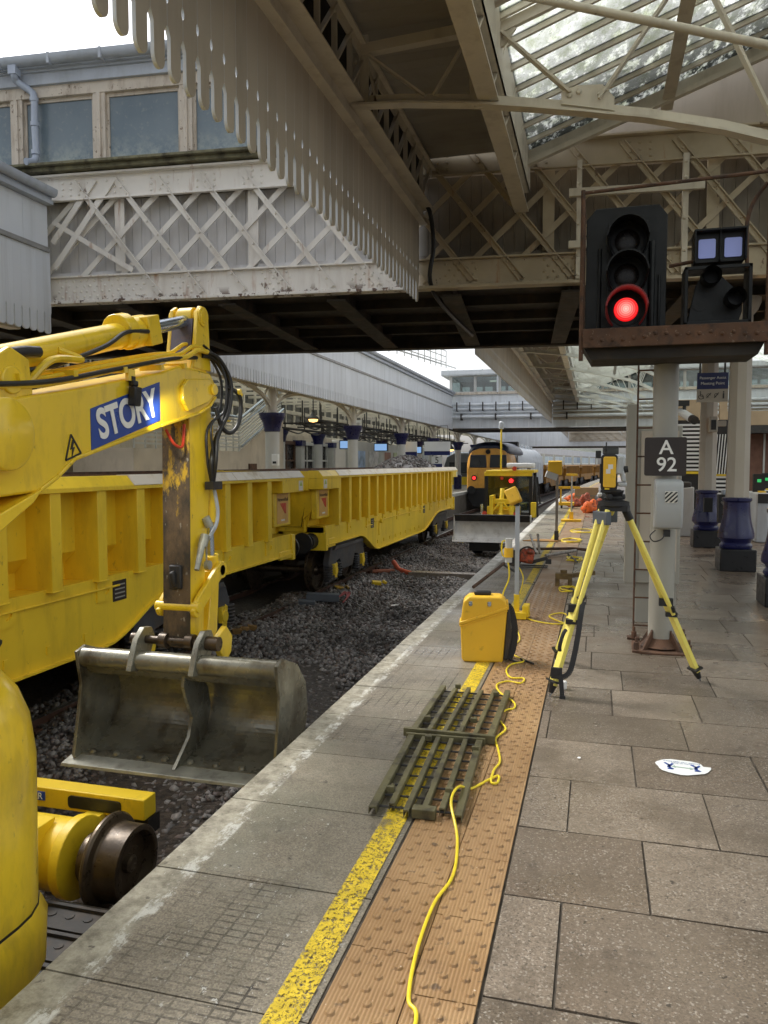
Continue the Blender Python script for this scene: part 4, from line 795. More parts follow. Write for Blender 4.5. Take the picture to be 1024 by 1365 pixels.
        for dy in (-.93,.93):
            w=MB()
            for s in (1,-1): w.lathe([(.06,s*.60),(.4,s*.60),(.46,s*.61),(.46,s*.64),(.425,s*.65),(.42,s*.745),(.36,s*.75),(.34,s*.70),(.12,s*.70),(.1,s*.76),(.05,s*.76)],(0,yc+dy,-.635),24,'x')
            w.tube([(-1.0,yc+dy,-.635),(1.0,yc+dy,-.635)],.075,10); w.build('wheelset',WHEELR,b,local=True)
            if detail:
                a=MB(); a.box(1.06,1.12,yc+dy-.08,yc+dy+.08,-.72,-.5); a.tube([(1.1,yc+dy,-.635),(1.14,yc+dy,-.635)],.085,12); a.prism([(yc+dy-.09,-.76),(yc+dy+.05,-.78),(yc+dy+.08,-.5),(yc+dy+.01,-.46)],'x',1.12,1.13); a.build('axle_box',YW,b,local=True,bevel=.01)
    place(T,(-6.1+cx(Y+L/2),Y,0),-math.atan(2*.0007*max(0,Y+L/2-26)))
    return T
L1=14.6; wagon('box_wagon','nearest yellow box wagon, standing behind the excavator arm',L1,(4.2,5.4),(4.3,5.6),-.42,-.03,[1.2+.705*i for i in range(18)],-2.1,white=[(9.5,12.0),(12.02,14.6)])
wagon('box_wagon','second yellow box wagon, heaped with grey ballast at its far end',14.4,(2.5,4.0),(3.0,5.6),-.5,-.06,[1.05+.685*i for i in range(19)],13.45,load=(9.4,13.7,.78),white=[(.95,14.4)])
fl='dirty ochre box wagon of the train behind the locomotive, '
for i,l in enumerate(('coupled to it','second from it','third from it','fourth from it')):
    if i==0: fw=wagon('ballast_wagon',fl+l,14,(2.6,4),(2.6,4),-.45,-.05,[1+.92*k for k in range(14)],64,yel=YWF,detail=False,group='dirty wagons behind the locomotive')
    else:
        o=dup(fw,label=fl+l); Y=64+15*i; th=math.atan(2*.0007*(Y+7-26)); xc=-6.1+cx(Y+7); place(o,(xc-math.sin(th)*7*0,Y,0),-th)
    o=fw if i==0 else o
    Y=64+15*i; th=math.atan(2*.0007*(Y+7-26)); o.location=(-6.1+cx(Y+7)-7*math.sin(th)+.0,Y+7-7*math.cos(th),0); o.scale=(1,1,1)
# ================================================================== LOCOMOTIVE
T=thing('locomotive','orange fronted diesel locomotive with dark blue roof and red tail lamps','locomotive',(0,0,0))
m=MB()
def sec(w,zt,zr): return [(-w,-.05),(w,-.05),(w,1.5),(w*.95,1.85),(w*.80,zt),(w*.45,zr),(-w*.45,zr),(-w*.80,zt),(-w*.95,1.85),(-w,1.5)]
def loft(m,secs):
    n=len(secs[0][1]); o=len(m.v)
    for y,s in secs: m.v+= [(x,y,z) for x,z in s]
    for i in range(len(secs)-1):
        for j in range(n): m.f.append((o+i*n+j,o+i*n+(j+1)%n,o+(i+1)*n+(j+1)%n,o+(i+1)*n+j)); m.m.append(m.mi)
    m.f.append(tuple(o+j for j in range(n))); m.f.append(tuple(o+(len(secs)-1)*n+j for j in range(n))); m.m+= [m.mi,m.mi]
s0=[(-1.15,.1),(1.15,.1),(1.2,1.0),(1.1,1.4),(.95,2.2),(.5,2.35),(-.5,2.35),(-.95,2.2),(-1.1,1.4),(-1.2,1.0)]
loft(m,[(0,[(x,min(z,1.05) if z<1.3 else 1.05) for x,z in s0])]+[(.02,s0),(.35,sec(1.28,2.25,2.42)),(2.6,sec(1.28,2.25,2.42))])
m.build('cab',LOCOO,T,local=True,bevel=.03)
m=MB(); loft(m,[(.1,[(x*.93,z) for x,z in ((-1,2.12),(1,2.12),(1.12,2.2),(.9,2.38),(.5,2.5),(.2,2.52),(-.2,2.52),(-.5,2.5),(-.9,2.38),(-1.12,2.2))]),(.5,[(-1.2,2.05),(1.2,2.05),(1.22,2.2),(1.05,2.45),(.7,2.66),(.3,2.74),(-.3,2.74),(-.7,2.66),(-1.05,2.45),(-1.22,2.2)]),(6,[(-1.25,2.05),(1.25,2.05),(1.25,2.2),(1.08,2.48),(.72,2.72),(.3,2.82),(-.3,2.82),(-.72,2.72),(-1.08,2.48),(-1.25,2.2)])]); m.build('cab_roof',LOCOB,T,local=True)
m=MB(); loft(m,[(2.6,sec(1.27,2.3,2.6)),(19.5,sec(1.27,2.3,2.6))])
for i in range(9): m.box(1.27,1.30,3.4+1.7*i,4.6+1.7*i,.3,1.6)
for i in range(6): m.box(-.6,.6,6.5+2*i,7.6+2*i,2.6,2.8)
m.build('body',LOCOS,T,local=True,bevel=.02)
m=MB(); m.box(1.275,1.29,2.65,3.2,-.05,2.0); m.box(-.9,.9,6,6.8,2.5,2.9); m.box(1.28,1.31,8,10,.5,1.5); m.build('grille',DKS,T,local=True)
for s in (-.58,.58):
    f=MB().prism([(s-.5,1.27),(s+.5,1.27),(s+.45,2.0),(s-.45,2.0)],'y',-.035,.12).build('windscreen',LOCOB,T,local=True,bevel=.03); MB().prism([(s-.45,1.31),(s+.45,1.31),(s+.41,1.95),(s-.41,1.95)],'y',-.05,-.03).build('pane',GLASSD,f,local=True); MB().tube([(s,-.06,1.3),(s+.15,-.06,1.7)],.015,6).build('wiper',BLACK,f,local=True)
for s in (-.8,.8): MB().lathe([(.17,-.03),(.17,0)],(s,0,.68),14,'y').build('lamp_cluster',BLACK,T,local=True); MB().lathe([(.10,-.05),(.09,-.03)],(s,0,.68),14,'y').build('tail_lamp',TAIL,T,local=True)
MB().lathe([(.14,-.06),(.14,0)],(0,0,2.18),12,'y').build('headlamp',LENSD,T,local=True)
m=MB(); m.prism([(-1.15,.1),(1.15,.1),(1.1,-.55),(.8,-.95),(-.8,-.95),(-1.1,-.55)],'y',-.25,.4)
for s in (-.85,.85): m.tube([(s,-.6,.0),(s,-.2,.0)],.12,10); m.lathe([(.24,-.66),(.24,-.6)],(s,0,0),14,'y')
m.build('buffer_beam',BLACK,T,local=True)
for yc in (3.2,16): 
    b=MB()
    for s in (1,-1): b.box(min(s*1.0,s*1.15),max(s*1.0,s*1.15),yc-1.9,yc+1.9,-.7,-.3)
    b=b.build('bogie',BOGIE,T,local=True)
    for d in (-1.6,0,1.6): MB().lathe([(.5,.68),(.5,.78)],(0,yc+d,-.55),20,'x').build('wheel',WHEELR,b,local=True)
MB().box(-1.2,1.2,6,13.5,-.85,-.05).build('fuel_tank',BLACK,T,local=True,bevel=.08)
m=MB(); [m.tube([(1.32,2.75,.0),(1.32,2.75,1.6)],.02,6),m.tube([(1.32,3.3,.0),(1.32,3.3,1.6)],.02,6)]; m.build('grab_rail',CHROME,T,local=True)
place(T,(-5.95,44,0),-.028)
# carriage at the platform beyond
T=thing('parked_train','dark carriage end standing at the island platform left of the locomotive','train',(0,0,0))
MB().prism([(-1.3,-.3),(1.3,-.3),(1.35,1.2),(1.1,2.0),(.5,2.3),(-.5,2.3),(-1.1,2.0),(-1.35,1.2)],'y',0,20).build('body',mat('carriage',(.12,.12,.125),.5),T,local=True,bevel=.08); MB().box(-1.25,1.25,-.05,0,-.3,.5).build('front_panel',YW,T,local=True); MB().box(-.9,.9,-.06,0,.8,1.6).build('windscreen',GLASSD,T,local=True)
place(T,(-9.9,58,0))
# ================================================================== EXCAVATOR
X=thing('excavator','yellow road-rail excavator with a grey grading bucket held over the trackbed','excavator',(-2.6,1.2,-1.27))
# bodywork
m=MB()
def rrect(x0,x1,y0,y1,r,n=6):
    o=[]
    for (cx_,cy_,a) in ((x1-r,y1-r,0),(x0+r,y1-r,90),(x0+r,y0+r,180),(x1-r,y0+r,270)): o+=arc((cx_,cy_),r,a,a+90,n)
    return o
def rloft(m,lv):
    n=len(lv[0][1]); o=len(m.v)
    for z,P in lv: m.v+=[(x,y,z) for x,y in P]
    for i in range(len(lv)-1):
        for j in range(n): m.f.append((o+i*n+j,o+i*n+(j+1)%n,o+(i+1)*n+(j+1)%n,o+(i+1)*n+j)); m.m.append(m.mi)
    m.f.append(tuple(o+j for j in range(n))); m.f.append(tuple(o+(len(lv)-1)*n+j for j in range(n))); m.m+=[m.mi]*2
bx=-1.875; by=2.40
lv=[(-.10,rrect(-3.4,bx-.01,-.4,by+.0,.28))]
for k,(z,d) in enumerate(((.45,0),(.60,.015),(.70,.045),(.77,.09),(.82,.15),(.845,.22))): lv.append((z,rrect(-3.4+d,bx-d,-.4+d,by-d,max(.06,.28-d*.4))))
rloft(m,lv); m.build('body_cover',YE,X)
m=MB(); rloft(m,[(-.36,rrect(-3.4,bx-.07,-.4,by-.06,.25)),(-.30,rrect(-3.4,bx+.012,-.4,by+.02,.3)),(-.14,rrect(-3.4,bx+.018,-.4,by+.026,.3)),(-.085,rrect(-3.4,bx-.01,-.4,by,.28))]); m.build('skirt',YE,X)
m=MB(); rloft(m,[(-.094,rrect(-3.39,bx-.006,-.39,by+.004,.285)),(-.084,rrect(-3.39,bx-.006,-.39,by+.004,.285))]); m.build('cover_seam',BLACK,X); m=MB(); m.tube([(bx-.2,by-.12,.845),(bx-.26,by-.13,.87)],.02,8); m.lathe([(.025,-.004),(.025,.004)],(bx+.002,by-.4,.55),10,'x'); m.build('latch',BLACK,X)
m=MB(); m.tube(catmull([(-2.16,2.05,.80),(-2.17,2.08,.95),(-2.25,2.12,1.15),(-2.42,2.15,1.3)],5),.016,8); m.build('grab_rail',LEAD,X)
cab=MB(); cab.box(-4.3,-3.45,.3,1.9,-.1,1.9); cab=cab.build('cab',YE,X,bevel=.06); MB().box(-4.2,-3.55,1.88,1.93,.6,1.8).build('window',GLASSD,cab)
MB().lathe([(.7,-.62),(.75,-.5),(.75,-.36)],(-2.7,1.1,0),28).build('slew_ring',DKS,X)
# undercarriage: crawler tracks
for tx in (-2.55,-3.95):
    m=MB(); zc,rr=-.96,.28; y0,y1=.35,3.02; path=[]
    L=y1-y0; n=26
    per=[(y0+L*i/n,zc+rr,0) for i in range(n+1)]+[(y1+rr*math.sin(R(a)),zc+rr*math.cos(R(a)),a) for a in range(20,180,20)]+[(y1-L*i/n,zc-rr,180) for i in range(n+1)]+[(y0-rr*math.sin(R(a)),zc-rr*math.cos(R(a)),180+a) for a in range(20,180,20)]
    for y,z,a in per[::2]:
        m.obox((tx+.2,y,z),(.42,.19,.035),(-R(a),0,0)); m.obox((tx+.2,y+.06*math.cos(R(a)),z-.06*math.sin(R(a))),(.42,.02,.07),(-R(a),0,0))
        if a==0: [m.tube([(tx+.06+.1*k,y,z+.018),(tx+.06+.1*k,y,z+.022)],.022,8) for k in range(4)]
    m.build('crawler_track',DKS,X); m=MB(); m.box(tx+.08,tx+.32,y0,y1,-1.12,-.8); m.build('track_frame',YE,X)
MB().box(-3.6,-2.4,.8,2.5,-1.05,-.5).build('undercarriage',YE,X)
# rail gear in front
m=MB(); m.box(-3.45,-2.43,3.72,3.84,-.52,-.40); m.build('bumper_beam',YB,X,bevel=.006)
MB().prism(rrect(-2.93,-2.58,-.497,-.425,.02,3),'y',3.712,3.722).build('bumper_pad',BLACK,X)
p=MB().box(-3.20,-3.09,3.712,3.72,-.475,-.425).build('maker_plate',SBLUE,X); text('AR',.055,(-3.135,3.708,-.45),(R(90),0,0),LETW,p)
MB().box(-2.52,-2.42,3.74,3.86,-.62,-.52).build('rubber_stop',BLACK,X)
m=MB(); m.box(-2.80,-2.69,3.66,3.74,-.66,-.5); m.bar((-2.745,3.68,-.56),(-2.745,3.42,-.44),.11,.07); m.build('axle_bracket',YB,X,bevel=.006)
m=MB(); m.lathe([(.10,-3.0),(.175,-3.0),(.185,-2.98),(.185,-2.64),(.21,-2.63),(.21,-2.575),(.17,-2.57),(.1,-2.57)],(0,3.37,-.57),32,'x'); m.prism([(3.1,-.36),(3.35,-.36),(3.2,-.62),(2.85,-.85),(2.8,-.7)],'x',-3.05,-2.72); m.build('hub_drive',YB,X,bevel=.004)
w=MB(); w.lathe([(.08,-2.56),(.13,-2.56),(.13,-2.465),(.234,-2.46),(.242,-2.45),(.242,-2.438),(.232,-2.426),(.203,-2.415),(.198,-2.405),(.196,-2.31),(.196,-2.285),(.186,-2.28),(.168,-2.28),(.164,-2.285),(.155,-2.34),(.05,-2.345)],(.035,3.37,-.565),48,'x')
for a in range(8): w.rivet((-2.318,3.37+.09*math.cos(a*.785),-.565+.09*math.sin(a*.785)),.014,(1,0,0),8)
w.lathe([(.045,-2.35),(.045,-2.31),(.03,-2.30)],(.03,3.37,-.565),14,'x'); w.build('rail_wheel',WHEELR,X,sharp=22)
m=MB(); m.obox((-2.95,3.0,-.52),(.05,.3,.42),(0,.25,0)); m.build('guard_plate',LEAD,X)
m=MB()
for k in range(4): m.tube(catmull([(-2.9+.06*k,3.1,-.6),(-2.85+.06*k,3.05,-.78),(-2.8+.06*k,2.9,-.9)],4),.018,8)
m.build('hydraulic_hose',RUBBER,X)
# boom
bo=[(1.2,.55),(2.2,1.14),(2.62,1.36),(2.86,1.375),(2.98,1.435),(3.1,1.515),(3.85,1.705),(4.28,1.80),(4.42,1.855),(4.50,1.92),(4.50,2.01),(4.44,2.07),(4.07,2.075),(3.86,2.01),(3.12,1.85),(2.64,1.76),(2.0,1.5),(1.2,.95)]
m=MB(); m.prism(bo,'x',-2.62,-2.36); m.build('boom',YE,X,bevel=.012)
m=MB()   # welded edge strips and boss plates
for (a,b),(c,d) in zip(bo[3:9],bo[4:10]): m.bar((-2.365,a,b+.008),(-2.365,c,d+.008),.03,.02)
m.prism([(4.06,1.87),(4.12,1.81),(4.36,1.88),(4.44,1.93),(4.44,2.0),(4.38,2.03),(4.12,2.0),(4.06,1.95)],'x',-2.36,-2.335); m.lathe([(.035,-2.335),(.035,-2.315)],(0,4.42,1.965),14,'x')
m.lathe([(.15,-2.36),(.15,-2.30),(.12,-2.285)],(0,2.62,1.62),28,'x'); m.prism([(2.35,1.2),(2.86,1.39),(2.8,1.33),(2.6,1.22),(2.3,1.1)],'x',-2.62,-2.34)
m.build('boom_boss',YE,X,bevel=.006)
sp=MB().prism([(3.225,1.565),(3.84,1.742),(3.84,1.955),(3.225,1.765)],'x',-2.36,-2.356).build('sign_panel',SBLUE,X)
a=math.atan2(.183,.615); M=Matrix(((0,0,1),(math.cos(a),-math.sin(a),0),(math.sin(a),math.cos(a),0)))
text('STORY',.205,(-2.353,3.535,1.757),M,LETW,sp,sx=.86,bold=.006,ext=.0015)
wp=MB()
tri=[(3.035,1.515),(3.145,1.55),(3.075,1.635)]
for p,q in zip(tri,tri[1:]+tri[:1]): wp.bar((-2.357,*p),(-2.357,*q),.004,.008)
wp.prism([(3.085,1.61),(3.07,1.565),(3.085,1.568),(3.078,1.53),(3.10,1.578),(3.085,1.575),(3.095,1.6)],'x',-2.359,-2.355); wp.build('hazard_symbol',LETD,X)
# dipper cylinder
m=MB(); d=Vector((-2.5,4.43,2.405))-Vector((-2.5,2.4,1.83)); A=Vector((-2.5,2.4,1.83)); P=lambda t:A+d*t
m.tube([P(0),P(.70)],.068,18); m.tube([P(.02),P(.08)],.085,18); m.tube([P(.66),P(.745)],.088,18); m.obox(P(.73),(.20,.12,.16),(R(16),0,0)); m.tube([P(.62)+V(0,0,.02),P(.66)+V(0,0,.02)],.095,16)
m.tube([(-2.62,2.72,1.85),(-2.36,2.72,1.85)],.06,16); m.prism([(2.6,1.74),(2.85,1.8),(2.83,1.95),(2.72,1.99),(2.62,1.93)],'x',-2.40,-2.37); m.build('dipper_cylinder',YE,X,bevel=.006)
m=MB(); m.tube([P(.74),P(.985)],.038,16); m.build('piston_rod',CHROME,X)
m=MB(); m.prism([(4.3,2.09),(4.36,2.44),(4.40,2.485),(4.45,2.485),(4.495,2.45),(4.52,2.09)],'x',-2.425,-2.40); m.prism([(4.22,2.0),(4.3,2.1),(4.37,2.46),(4.42,2.49),(4.46,2.45),(4.4,2.2),(4.5,2.05)],'x',-2.60,-2.575); m.tube([(-2.615,4.42,2.42),(-2.385,4.42,2.42)],.045,16); m.tube([(-2.55,4.42,2.42),(-2.45,4.42,2.42)],.062,16); m.tube([(-2.40,4.42,2.42),(-2.39,4.42,2.42)],.062,16); m.build('arm_lug',YE,X,bevel=.004)
# arm: worn front, yellow sides
ap=[(4.215,.36),(4.235,1.0),(4.245,1.72),(4.24,2.02),(4.30,2.15),(4.44,2.15),(4.52,2.0),(4.53,1.75),(4.49,1.3),(4.43,.95),(4.38,.36)]
m=MB(); m.prism(ap,'x',-2.585,-2.405); m.build('arm',YE,X,bevel=.008)
m=MB(); m.prism([(4.205,.36),(4.225,1.0),(4.235,1.72),(4.23,2.02),(4.236,2.02),(4.24,1.72),(4.23,1.0),(4.21,.36)],'x',-2.588,-2.402); m.build('arm_wear_face',ARMF,X,label='scraped brown face of the arm with yellow paint remains')
m=MB(); m.obox((-2.495,4.21,.80),(.085,.03,.15)); m.obox((-2.50,4.19,.79),(.03,.04,.10),(.3,0,0)); m.build('lifting_eye',DKS,X,bevel=.01)
m=MB(); m.prism([(4.24,2.02),(4.30,2.12),(4.35,2.40),(4.38,2.40),(4.36,2.08)],'x',-2.57,-2.43); m.build('wear_plate',mat('purple_scuffed',(.09,.075,.10),.35,var=.3,vs=6,dirt=((.25,.12,.05),.6,9,1,.55,.7)),X)
# bucket linkage on the right and behind
m=MB()
m.prism([(4.20,.60)]+arc((4.24,.60),.055,180,340,6)+[(4.55,.745)]+arc((4.57,.80),.06,-60,130,8)+[(4.24,.665)],'x',-2.39,-2.36); m.prism([(4.20,.60)]+arc((4.24,.60),.055,180,340,6)+[(4.55,.745)]+arc((4.57,.80),.06,-60,130,8)+[(4.24,.665)],'x',-2.63,-2.60)
m.prism([(4.5,.80),(4.6,.80),(4.56,.40),(4.44,.30),(4.38,.34),(4.44,.45)],'x',-2.47,-2.40); m.tube([(-2.65,4.24,.61),(-2.35,4.24,.61)],.035,14); m.tube([(-2.62,4.57,.8),(-2.36,4.57,.8)],.04,14); m.tube([(-2.44,4.55,.9),(-2.44,4.57,.78)],.055,14)
m.prism([(4.30,.40),(4.44,.46),(4.52,.38),(4.5,.28),(4.42,.22),(4.36,.30)],'x',-2.31,-2.27)
m.build('bucket_link',YE,X,bevel=.005)
m=MB(); m.tube([(-2.44,4.55,1.12),(-2.44,4.56,.86)],.024,12); m.build('cylinder_rod',CHROME,X)
m=MB(); m.tube([(-2.44,4.52,1.75),(-2.44,4.55,1.12)],.045,14); m.build('bucket_cylinder',YE,X)
m=MB(); m.tube([(-2.39,4.4,1.16),(-2.37,4.42,1.1)],.028,10); m.tube([(-2.36,4.3,1.0),(-2.345,4.2,.85)],[.024,.016],10); m.tube([(-2.36,4.34,1.05),(-2.36,4.3,.98)],.03,10); m.tube([(-2.37,4.36,.86),(-2.34,4.36,.86)],.03,12); m.tube([(-2.37,4.37,1.04),(-2.37,4.37,.86)],.006,6); m.build('quick_coupling',STEELB,X)
# hydraulic pipes and hoses along the boom
m=MB(); top=lambda y:1.36+.155*(y-0)**1 if False else None
for dz,x,r in ((.055,-2.40,.013),(.03,-2.37,.016),(.07,-2.46,.012)):
    m.tube(catmull([(x,2.5,1.78+dz),(x,2.9,1.82+dz),(x,3.4,1.94+dz*.9),(x,3.9,2.06+dz*.8),(x,4.12,2.10+dz*.8),(x,4.22,2.13+dz),(x,4.3,2.165+dz),(x,4.42,2.17+dz)],5),r,10)
for y in (2.75,3.1,3.5,3.85,4.1): m.obox((-2.41,y,1.80+.155*(y-2.65)+.05),(.14,.03,.03),(R(9),0,0))
m.tube(catmull([(-2.44,3.1,2.03),(-2.40,3.22,2.0),(-2.39,3.0,1.97),(-2.4,2.86,1.86)],5),.018,8); m.build('hydraulic_pipe',YE,X)
m=MB()
m.tube(catmull([(-2.36,2.4,1.80),(-2.35,2.9,1.86),(-2.355,3.4,1.97),(-2.36,3.95,2.095),(-2.38,4.3,2.15)],6),.012,8)
m.tube(catmull([P(.70)+V(.09,0,.0),P(.6)+V(.085,0,.02),P(.5)+V(.085,0,-.03),P(.3)+V(.09,0,-.06),P(.12)+V(.09,0,-.03)],6),.012,8)
m.tube([(-2.42,2.1,1.80),(-2.42,2.6,1.93),(-2.42,2.86,1.99),(-2.42,2.95,2.0)],.026,10)
for k,(dx,r) in enumerate(((0,.018),(.03,.012),(-.03,.009),(.015,.008))):
    m.tube(catmull([(-2.40+dx,4.40,2.18+.02*k),(-2.37+dx,4.52,2.17),(-2.33+dx,4.62-.02*k,2.03),(-2.335+dx,4.60-.02*k,1.84),(-2.36+dx,4.50-.03*k,1.65+.03*k),(-2.36+dx,4.44,1.52),(-2.37+dx*.5,4.46,1.42),(-2.38,4.48,1.34)],6),r,10)
m.tube(catmull([(-2.33,4.58,2.0),(-2.28,4.66,1.96),(-2.28,4.70,1.88),(-2.29,4.68,1.76),(-2.31,4.6,1.70),(-2.34,4.54,1.74),(-2.36,4.5,1.86)],6),.014,10)
m.obox((-2.36,4.46,1.36),(.06,.12,.05)); m.obox((-2.345,3.56,1.93),(.02,.03,.05)); m.build('hydraulic_hose',RUBBER,X)
m=MB(); m.tube(catmull([(-2.36,4.46,1.35),(-2.355,4.5,1.2),(-2.36,4.48,1.1),(-2.385,4.42,1.02)],6),.012,8); m.build('grey_hose',LEAD,X)
m=MB(); m.tube(catmull([(-2.42,4.0,1.7),(-2.40,4.05,1.62),(-2.40,4.14,1.60),(-2.42,4.2,1.66),(-2.42,4.21,1.74)],6),.009,8); m.build('red_hose',RED,X)
m=MB(); m.box(-2.36,-2.34,3.52,3.58,1.93,1.99); m.build('lamp_bracket',YE,X); wl=MB(); wl.tube([(-2.325,3.55,1.93),(-2.325,3.55,1.90)],.02,8); wl.obox((-2.325,3.55,1.85),(.045,.06,.10),(0,.1,0)); wl.build('work_lamp',BLACK,X,bevel=.01)
m=MB(); m.lathe([(.02,-2.28),(.02,-2.26)],(0,4.66,1.97),10,'x'); m.tube([(-2.3,4.64,1.98),(-2.27,4.69,1.95)],.016,8); m.build('hose_end',YE,X)
# bucket
bk=MB(); xl,xr=-3.10,-1.775
pr=[(p.x,p.y) for p in catmull([(4.10,.33,0),(4.20,.30,0),(4.38,.24,0),(4.47,.10,0),(4.49,-.06,0),(4.44,-.19,0),(4.34,-.28,0),(4.20,-.325,0),(4.05,-.33,0)],5)]
n=len(pr); th=.02
for i in range(n-1):
    a,b=pr[i],pr[i+1]; bk.add([(xl,*a),(xr,*a),(xr,*b),(xl,*b),(xl,a[0]+.012,a[1]+.0),(xr,a[0]+.012,a[1]),(xr,b[0]+.012,b[1]-.01),(xl,b[0]+.012,b[1]-.01)],[(0,1,2,3),(7,6,5,4)])
bk.tube([(xl-.0,4.12,.285),(xr,4.12,.285)],.062,20); bk.prism([(4.10,.24),(4.16,.17),(4.34,.17),(4.36,.25)],'x',xl,xr)
side=[(4.05,.33),(4.14,.355),(4.36,.27),(4.50,.12),(4.53,-.06),(4.47,-.22),(4.34,-.31),(4.20,-.345),(4.02,-.345),(4.0,-.31),(4.06,-.06),(4.09,.12)]
bk.prism(side,'x',xl-.022,xl); bk.prism(side,'x',xr,xr+.022)
bk=bk.build('bucket',STEEL,X,bevel=.004,sharp=50)
m=MB(); m.prism([(4.15,.24),(4.32,.18),(4.42,.06),(4.46,-.08),(4.40,-.22),(4.25,-.30),(4.05,-.325),(4.0,-.328),(4.05,-.29),(4.18,-.19),(4.22,-.08),(4.16,.04),(4.12,.14)],'x',-2.42,-2.40); m.build('divider',STEEL,bk)
m=MB(); m.prism([(4.06,-.325),(3.95,-.345),(3.945,-.365),(4.10,-.350)],'x',xl-.06,xr+.02); m.build('cutting_edge',STEELB,bk,bevel=.003)
m=MB()
m.prism([(4.06,-.322),(4.2,-.317),(4.2,-.327),(4.06,-.332)],'x',xl,xr)
for i in range(8): m.rivet((xl+.06+.172*i,4.10,-.316),.02,(0,-.15,1),8)
m.build('edge_bolts',STEEL,bk)
for x in (-2.72,-2.30):
    m=MB(); m.prism([(4.02,.24),(4.10,.22),(4.24,.30),(4.30,.40),(4.26,.47),(4.18,.48),(4.10,.42),(4.06,.34)],'x',x-.018,x+.018)
    m.build('mounting_ear',STEEL,bk,bevel=.003)
m=MB(); m.tube([(-2.78,4.2,.40),(-2.22,4.2,.40)],.026,14); m.tube([(-2.80,4.2,.40),(-2.74,4.2,.40)],.04,12); m.tube([(-2.28,4.2,.40),(-2.2,4.2,.40)],.045,12); m.tube([(-2.6,4.2,.40),(-2.55,4.2,.4)],.05,14); m.tube([(-2.42,4.2,.40),(-2.37,4.2,.4)],.05,14); m.build('hinge_pin',WHEELR,bk)
# ================================================================== BLADE MACHINE (backhoe on the excavated track)
K=thing('blade_loader','yellow road-rail digger with a wide bare steel blade, beacon mast and white sheet','digger',(-2.95,22.5,-1.25))
m=MB(); bl=[(22.42,-.78),(22.55,-.62),(22.62,-.40),(22.60,-.2),(22.5,-.06),(22.42,-.02),(22.46,.0),(22.60,-.02),(22.68,-.2),(22.70,-.45),(22.6,-.7)]
m.prism(bl,'x',-4.02,-1.82); m.prism([(22.42,-.80),(22.5,.0),(22.7,.0),(22.72,-.7)],'x',-4.05,-4.02); m.prism([(22.42,-.80),(22.5,.0),(22.7,.0),(22.72,-.7)],'x',-1.82,-1.79)
m.build('blade',BLADE,K); m=MB(); m.prism([(22.40,-.80),(22.50,-.66),(22.52,-.66),(22.43,-.82)],'x',-4.08,-1.76)
for i in range(14): m.rivet((-3.95+.16*i,22.44,-.73),.014)
m.build('cutting_edge',BLADE,K); m=MB(); m.prism([(22.56,-.2),(22.46,-.06),(22.38,.0),(22.40,.02),(22.5,-.02),(22.6,-.16)],'x',-4.02,-1.82); m.build('blade_top',DKS,K)
m=MB(); m.box(-3.6,-2.75,22.6,23.0,-1.08,-.7); m.build('push_frame',BLACK,K)
m=MB(); m.box(-3.35,-3.24,22.9,23.5,-.1,.55); m.box(-2.75,-2.64,22.9,23.5,-.1,.55); m.box(-3.35,-2.64,23.2,23.5,-.15,.12); m.box(-3.24,-2.75,23.0,23.1,.3,.45); m.box(-3.5,-2.5,23.5,25.8,-.6,.2); m.tube([(-3.02,22.95,.0),(-3.0,23.2,.75)],.07,10); m.tube([(-3.02,22.95,.0),(-3.02,22.9,-.1)],.1,10); m.bar((-3.25,22.95,.1),(-3.05,23,.35),.05,.05); m.bar((-2.75,22.95,.1),(-2.95,23,.35),.05,.05); m.box(-2.15,-2.0,23.1,23.4,-.1,.35); m.build('chassis',YB,K,bevel=.01)
m=MB()
for x in (-3.55,-2.2): m.box(x-.05,x+.05,23.6,23.7,-.1,1.25); m.box(x-.05,x+.05,25.2,25.3,-.1,1.25)
m.bar((-3.58,23.65,1.2),(-2.15,23.65,1.2),.1,.1); m.bar((-2.15,23.5,-.2),(-2.05,23.5,1.15),.06,.06); m.bar((-2.05,23.5,1.15),(-1.95,23.2,-.1),.05,.05); m.bar((-2.0,23.5,1.1),(-1.9,23.4,.3),.04,.05); m.box(-3.6,-2.1,23.6,25.3,-.1,.0); m.build('cab_frame',BLACK,K)
m=MB(); m.box(-3.55,-2.1,23.55,25.35,1.22,1.30); m.tube([(-3.1,23.6,1.3),(-3.1,23.6,2.55)],.03,8); m.box(-3.6,-2.15,23.56,23.62,1.12,1.25); m.build('cab_roof',YB,K,bevel=.015)
MB().box(-3.5,-2.25,23.66,23.67,0,1.15).build('windscreen',CABGL,K); MB().box(-2.2,-2.19,23.7,25.2,0,1.15).build('side_window',CABGL,K)
m=MB(); m.box(-3.2,-2.6,24.2,24.6,.0,.6); m.box(-3.1,-2.7,24.5,24.65,.6,1.05); m.build('seat',BLACK,K,bevel=.03)
MB().box(-2.92,-2.12,23.5,24.4,1.37,1.52).build('white_sheet',WHITE,K,bevel=.04)
m=MB(); m.lathe([(.07,2.55),(.08,2.6),(.07,2.75),(.03,2.79)],(-3.1,23.6,0),12); m.build('beacon',LOCOS,K)
for x in (-3.5,-2.62): MB().lathe([(.07,-.03),(.07,.0)],(x,22.95,.0 if x>-3 else .02),10,'y').build('rear_lamp',RED,K)
MB().lathe([(.065,-.02),(.065,.02)],(-2.78,23.5,.98),12,'y').build('tail_lamp',TAIL,K); MB().lathe([(.07,-.03),(.07,.02)],(-2.68,23.5,.87+.48),10,'y').build('marker_lamp',RED,K)
for x in (-3.75,-2.2):
    for y in (23.4,25.4): MB().lathe([(.1,-.15),(.42,-.15),(.45,-.1),(.45,.1),(.42,.15),(.1,.15)],(x,y,-.80),20,'x').build('tyre',RUBBER,K)
